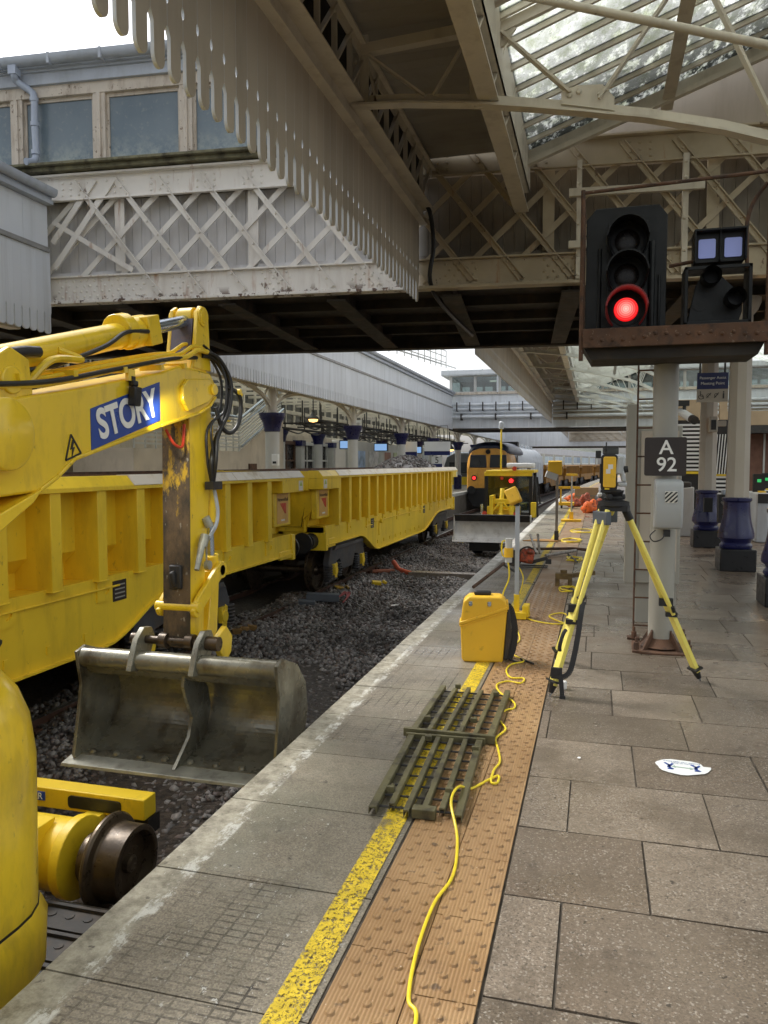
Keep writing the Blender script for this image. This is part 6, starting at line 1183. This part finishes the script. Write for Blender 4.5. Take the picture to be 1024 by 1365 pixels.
m=MB(); m.box(-.62,-.58,20.48,20.52,.05,1.2); m.build('pole',COLW,T); m=MB(); m.box(-.85,-.35,20.3,20.6,.008,.06); m.box(-.65,-.55,20.45,20.55,.05,.25); m.build('foot',YC,T); MB().box(-.74,-.46,20.47,20.53,1.18,1.24).build('lamp_head',YC,T,bevel=.01)
# tools
T=thing('disc_saw','orange petrol disc saw lying by the nearest work light','disc saw',(-.95,11.2,0)); m=MB(); m.obox((-.95,11.2,.17),(.20,.18,.2),(0,.2,.3)); m.obox((-.9,11.14,.24),(.12,.1,.08),(.2,.1,.3)); m.build('engine',SAWO,T,bevel=.035); m=MB(); m.tube(catmull([(-1.08,11.12,.10),(-1.02,11.05,.27),(-.9,11.1,.31),(-.82,11.24,.2)],5),.012,8); m.bar((-.88,11.2,.08),(-.66,11.26,.14),.035,.05); m.obox((-.64,11.26,.09),(.08,.04,.07)); m.tube([(-1.1,11.1,.02),(-.65,11.12,.02),(-.65,11.3,.02),(-1.1,11.3,.02)],.01,6); m.build('handle',DKS,T); m=MB(); m.lathe([(.12,-.004),(.12,.004)],(-1.13,11.2,.13),20,'y'); m.build('cutting_disc',DKS,T)
def stick(pts,r,label,mt=RUSTY,name='steel_bar',cat='bar'): m=MB(); m.tube(pts,r,8); o=m.build(name,mt); tag(o,label,cat,'loose bars and tools'); return o
stick([(-1.1,13.2,.05),(-.35,13.4,.06),(-.05,13.2,.06)],.024,'long rusty bar lying across the yellow line'); stick([(-.75,12.4,.04),(-.3,13.1,.06)],.026,'shorter rusty bar angled under the long one',TIMB); stick([(-1.05,13.1,.3),(-.9,12.5,.06)],.022,'pale handle leaning among the loose bars',TIMB); stick([(-.92,13.0,.32),(-.86,12.6,.05)],.02,'second pale handle beside the loose bars',TIMB); stick([(-.42,12.9,.02),(-.25,11.8,.03)],.014,'thin dark hammer lying on the tactile strip',DKS,'hammer','hammer')
stick([(-1.38,9.0,.04),(-1.2,9.7,.16),(-1.16,10.2,.18)],.02,'bent rusty lever near the coping edge',RUSTY,'lever','lever'); stick([(-1.2,10.3,.16),(-.95,9.7,.14)],.016,'dark crossbar lying behind the bent lever',DKS)
T=thing('rail_clamp','small rusty rail clamp standing on the tactile strip','clamp',(-.4,9.6,0)); m=MB(); m.box(-.46,-.26,9.55,9.65,.09,.16); [m.box(-.46+.15*i,-.41+.15*i,9.56,9.64,0,.09) for i in range(2)]; m.bar((-.3,9.6,.13),(0,9.75,.16),.05,.05); m.tube([(-.36,9.6,.16),(-.36,9.6,.2)],.04,8); m.build('jaw',mat('clamp_brown',(.14,.09,.03),.6,var=.4,vs=15),T)
def bag(x,y,s,label,mt=ORANGE,rz=0):
    rd=random.Random(int(x*100+y*10)); bm=bmesh.new(); bmesh.ops.create_icosphere(bm,subdivisions=3,radius=1)
    for v in bm.verts: f=.8+.3*math.sin(v.co.x*4+rd.random()*.6)*math.cos(v.co.y*5)+rd.uniform(-.02,.02); v.co=Vector((v.co.x*s[0]*f,v.co.y*s[1]*f,max(-.45,v.co.z)*s[2]*f+s[2]*.36))
    me=bpy.data.meshes.new('work_bag'); bm.to_mesh(me); bm.free(); me.materials.append(mt); me.polygons.foreach_set('use_smooth',[True]*len(me.polygons)); o=bpy.data.objects.new('work_bag',me); COL.objects.link(o); o.location=(x,y,0.01); o.rotation_euler[2]=rz; tag(o,label,'bag','orange bags on the platform'); return o
bag(-.15,24.3,(.30,.26,.30),'front orange hi-vis bag slumped on the platform'); bag(-.55,31.5,(.7,.35,.28),'flat orange jacket heap farthest along the platform'); bag(-.35,28.5,(.26,.2,.34),'dark red tool bag between the orange heaps',SAWO); bag(-.72,27.5,(.3,.2,.22),'low red tool bundle at the left of the heap',SAWO); bag(.05,25.2,(.3,.25,.3),'small red bag behind the front orange bag',SAWO)
T=thing('cardboard_box','brown cardboard box standing behind the orange bags','box',(-.2,29.5,0)); MB().box(-.75,.1,29.3,29.9,0,.62).build('carton',CARD,T,bevel=.01); MB().box(-.74,.09,29.28,29.3,.3,.34).build('tape',TIMB,T)
T=thing('hard_hat','black helmet with a white front resting beside the cardboard box','helmet',(.22,28,.35)); m=MB(); m.lathe([(.27,-.2),(.3,0),(.25,.18),(.14,.28),(.01,.31)],(.25,28,.2),16); m.build('shell',BLACK,T); MB().obox((.13,27.76,.42),(.16,.08,.14),(.4,0,.4)).build('white_front',WHITE,T,bevel=.03)
m=MB(); m.box(-1.15,-.75,26.5,26.9,0,.04); T=thing('yellow_trolley','small yellow trolley frame on the platform near the orange bags','trolley',(-1,26.5,0)); m=MB(); m.box(-1.2,-.7,26.4,26.9,.1,.2); m.box(-1.15,-1.1,26.4,26.45,.2,.7); m.box(-.8,-.75,26.4,26.45,.2,.7); m.box(-1.3,-.5,26.4,26.5,.66,.74); m.build('frame',YC,T); m=MB(); [m.lathe([(.09,-.03),(.09,.03)],(-1.1+.35*i,26.5,.09),12,'x') for i in range(2)]; m.build('wheel',BLACK,T)
T=thing('barrier_rail','thin white temporary barrier at the track beyond the blade machine','barrier',(-2,24.5,-1.2)); m=MB(); m.tube([(-2.6,27,.15),(-1.75,27,.15)],.025,6); m.tube([(-2.0,27,.15),(-2.0,27,-1.2)],.025,6); m.tube([(-2.6,27,.15),(-2.6,27,-1.2)],.025,6); m.build('tube_frame',COLW,T)
m=MB(); m.obox((-1.95,24.6,-.75),(.7,.2,.12),(0,0,.1)); o=m.build('concrete_block',COLW,bevel=.01); tag(o,'pale concrete block on the ballast right of the blade','block')
# floor sticker
m=MB(); P_=[]
for i in range(26):
    a=i*2*math.pi/26; r=1+.05*math.sin(3*a+1)+.03*math.sin(7*a); P_.append((.435+.128*r*math.cos(a),3.975+.105*r*math.sin(a)*(1.0 if math.sin(a)<0 else .85),.0045))
P_[2]=(.535,4.0,.0045); m.add(P_,[tuple(range(26))]); o=m.build('floor_sticker',mat('sticker_white',(.80,.82,.82),.45,var=.04,vs=20,dirt=((.4,.38,.35),.4,40,1,.6,.75))); tag(o,'torn white oval floor sticker with two blue figures and an arrow','sticker')
m=MB()
for sx in (-1,1):
    c=.435+.062*sx
    for p,q in (((c-.018,4.005),(c+.006,3.97)),((c+.02,4.0),(c-.006,3.955)),((c-.006,3.955),(c+.016,3.928)),((c-.01,3.93),(c+.012,3.93)),((c,3.985),(c+.002,3.945))): m.bar((*p,.0062),(*q,.0062),.011,.0015)
m.build('figure_symbol',SBLUE,o,label='two blue figures'); 
m=MB(); m.bar((.40,3.962,.0062),(.47,3.955,.0062),.006,.0015); m.prism([(.385,3.963),(.402,3.976),(.402,3.95)],'z',.0055,.007); m.prism([(.485,3.954),(.468,3.967),(.468,3.941)],'z',.0055,.007); m.build('arrow_symbol',mat('sticker_green',(.35,.48,.40),.5),o)
text('Please keep your distance',.0165,(.437,4.028,.0062),(0,0,-.06),mat('sticker_ink',(.30,.36,.52),.5),o,ext=.0004); text('Keep us moving',.0165,(.44,4.010,.0062),(0,0,-.06),bpy.data.materials['sticker_ink'],o,ext=.0004)
# litter on platform and track
m=MB(); rd=random.Random(5)
def scrap(x,y,z,s,mt,label,name='paper_scrap'):
    m=MB(); n=6; m.add([(x+s*rd.uniform(.5,1)*math.cos(i*1.05),y+s*rd.uniform(.5,1.2)*math.sin(i*1.05),z+rd.uniform(0,s*.35)) for i in range(n)],[tuple(range(n))]); o=m.build(name,mt,recalc=False); tag(o,label,'litter'); return o
scrap(-.06,3.95,.005,.012,WHITE,'tiny white scrap of paper on the paving beside the cable'); scrap(-3.62,14.0,-1.19,.12,WHITE,'flat pale paper scrap on the ballast in front of the orange pipe'); scrap(-4.95,10.6,-1.12,.07,WHITE,'small white scrap beside the rusty rail')
m=MB(); m.box(-.205,-.165,5.16,5.2,0,.055); o=m.build('paper_cup',WHITE,bevel=.008); tag(o,'small white cup standing behind the left tripod foot','cup')
m=MB(); m.obox((-4.95,7.35,-1.10),(.26,.2,.14),(.3,.4,.5)); o=m.build('concrete_lump',SLEEP,bevel=.03); tag(o,'pale broken lump of concrete beside the rail under the wagon','lump')
m=MB(); m.obox((-4.6,6.9,-1.12),(.28,.22,.16),(.2,.3,.9)); o=m.build('ballast_boulder',STONE,bevel=.05); tag(o,'large brown stone on the ballast left of the bucket','stone')
# timber, pipes and debris on the trackbed
m=MB(); m.box(-4.35,-1.7,18.0,18.3,-1.24,-1.12); o=m.build('timber_baulk',TIMB,bevel=.01); tag(o,'wet timber baulk lying across the excavated ballast','timber')
m=MB(); m.tube([(-4.9,18.7,-.98),(-4.65,18.3,-1.12),(-4.3,18.05,-1.16)],.06,10); o=m.build('orange_pipe',ORP); tag(o,'bent orange plastic pipe at the end of the timber baulk','pipe','orange pipes')
m=MB(); m.tube([(-5.25,18.0,-1.14),(-4.75,18.2,-1.13)],.05,10); o=m.build('orange_pipe',mat('pipe_dull',(.38,.14,.08),.6,var=.2),recalc=True); tag(o,'straight dull orange pipe lying left of the bent one','pipe','orange pipes')
m=MB(); m.obox((-4.95,13.6,-1.02),(.62,.22,.14),(0,.05,.35)); m.obox((-5.05,13.0,-1.08),(.3,.12,.2),(.2,.1,.4)); o=m.build('junction_box',GREYB,bevel=.01); tag(o,'blue-grey equipment box dropped beside the rail','box')
m=MB(); 
for k in range(4): m.tube(catmull([(-4.62,13.6,-1.0),(-4.55+.03*k,13.7,-.92),(-4.45,13.55+.05*k,-.98),(-4.5,13.45,-1.08)],5),.01,6)
o=m.build('loose_wires',mat('wire_pink',(.45,.12,.12),.5)); tag(o,'tangle of red and white wires at the end of the box','wires')
for (x,y,l) in ((-5.1,15.0,'broken yellow wood block beside the blue-grey box'),(-4.55,15.9,'small yellow fixing on the ballast beyond the wood block')):
    m=MB(); m.obox((x,y,-1.08),(.2,.12,.08),(.2,.1,.5)); m.obox((x+.14,y+.15,-1.08),(.1,.08,.06),(.5,.3,1.2)); o=m.build('wood_block',YA if y<15.5 else YB,bevel=.01); tag(o,l,'block')
m=MB(); [m.obox((-5.25+.05*i,10.6+.16*i,-1.06),(.14,.07,.07),(.2,.1*i,.6)) for i in range(3)]; o=m.build('rail_clip',mat('clip_ochre',(.28,.16,.05),.7,var=.3,vs=9)); tag(o,'ochre rail clips lying against the rusty rail','clips')
m=MB(); [m.obox((-6.0+.05*i,26.0,-.9),(.35,.25,.1),(0,0,.2)) for i in range(1)]; m.obox((-3.9,24.2,-.05),(.3,.2,.1),(0,0,.1)); 
T=thing('yellow_marker','small yellow block on the ballast left of the blade','block',(-4.1,26,-.9)); m=MB(); m.obox((-4.45,25.8,-.62),(.32,.3,.14),(0,0,.2)); m.obox((-4.45,25.8,-.52),(.2,.2,.06),(0,0,.2)); m.box(-4.6,-4.3,25.7,25.9,-1.2,-.66); m.build('body',YB,T,bevel=.02)
m=MB(); m.obox((-1.72,5.9,-.55),(.3,.5,.1),(0,.2,0)); m.tube([(-1.8,5.6,-.62),(-1.6,6.4,-.62)],.03,8); m.box(-2.0,-1.62,5.2,6.0,-1.25,-1.0); o=m.build('trackside_trough',GREYB,bevel=.01); tag(o,'grey cable trough lid beside the platform wall behind the bucket','trough')
lp=bpy.data.lights.new('boom_work_light','SPOT'); lp.energy=17; lp.spot_size=R(75); lp.spot_blend=.6; lp.shadow_soft_size=.03; lp.color=(1,.97,.85); lo=bpy.data.objects.new('boom_work_light',lp); COL.objects.link(lo); lo.location=(-2.24,3.60,1.85); lo.rotation_euler=(Vector((-2.37,4.5,1.45))-Vector((-2.24,3.60,1.85))).to_track_quat('-Z','Y').to_euler()
pl_=bpy.data.lights.new('lamp_glow','POINT'); pl_.energy=22; pl_.color=(1,.55,.2); pl_.shadow_soft_size=.1; po=bpy.data.objects.new('lamp_glow',pl_); COL.objects.link(po); po.location=(2.6,15.4,2.4)
# ================================================================== LIGHT, SKY, CAMERA
w=bpy.data.worlds.new('World'); sc.world=w; w.use_nodes=True; nt=w.node_tree; nt.nodes.clear()
sky=nt.nodes.new('ShaderNodeTexSky'); sky.sky_type='NISHITA'; sky.sun_disc=False; sky.sun_elevation=R(48); sky.sun_rotation=R(-70); sky.air_density=1.0; sky.dust_density=4.0; sky.ozone_density=1
hs=nt.nodes.new('ShaderNodeHueSaturation'); hs.inputs['Saturation'].default_value=.22; hs.inputs['Value'].default_value=1.95; bg=nt.nodes.new('ShaderNodeBackground'); bg.inputs['Strength'].default_value=.15; ow=nt.nodes.new('ShaderNodeOutputWorld')
nt.links.new(sky.outputs[0],hs.inputs['Color']); nt.links.new(hs.outputs[0],bg.inputs[0]); nt.links.new(bg.outputs[0],ow.inputs[0])
su=bpy.data.lights.new('sun','SUN'); su.energy=2.7; su.angle=R(16); su.color=(1,.96,.9); so=bpy.data.objects.new('sun',su); COL.objects.link(so)
az=R(-70); el=R(48); dv=Vector((math.sin(az)*math.cos(el),math.cos(az)*math.cos(el),math.sin(el))); so.rotation_euler=dv.to_track_quat('Z','Y').to_euler()
ca=bpy.data.cameras.new('camera'); co=bpy.data.objects.new('camera',ca); COL.objects.link(co); co.location=(0,0,1.5); co.rotation_euler=(R(90-3.6),0,R(15.4)); ca.sensor_fit='VERTICAL'; ca.sensor_height=36; ca.sensor_width=27; ca.lens=1025/1365*36; ca.clip_start=.05; ca.clip_end=3000; sc.camera=co
sc.view_settings.view_transform='Standard'; sc.view_settings.look='None'; sc.view_settings.exposure=0; sc.view_settings.gamma=1
sc.render.engine='CYCLES'; sc.cycles.use_denoising=True; sc.cycles.max_bounces=10; sc.cycles.diffuse_bounces=5; sc.cycles.transparent_max_bounces=12; sc.cycles.sample_clamp_indirect=6
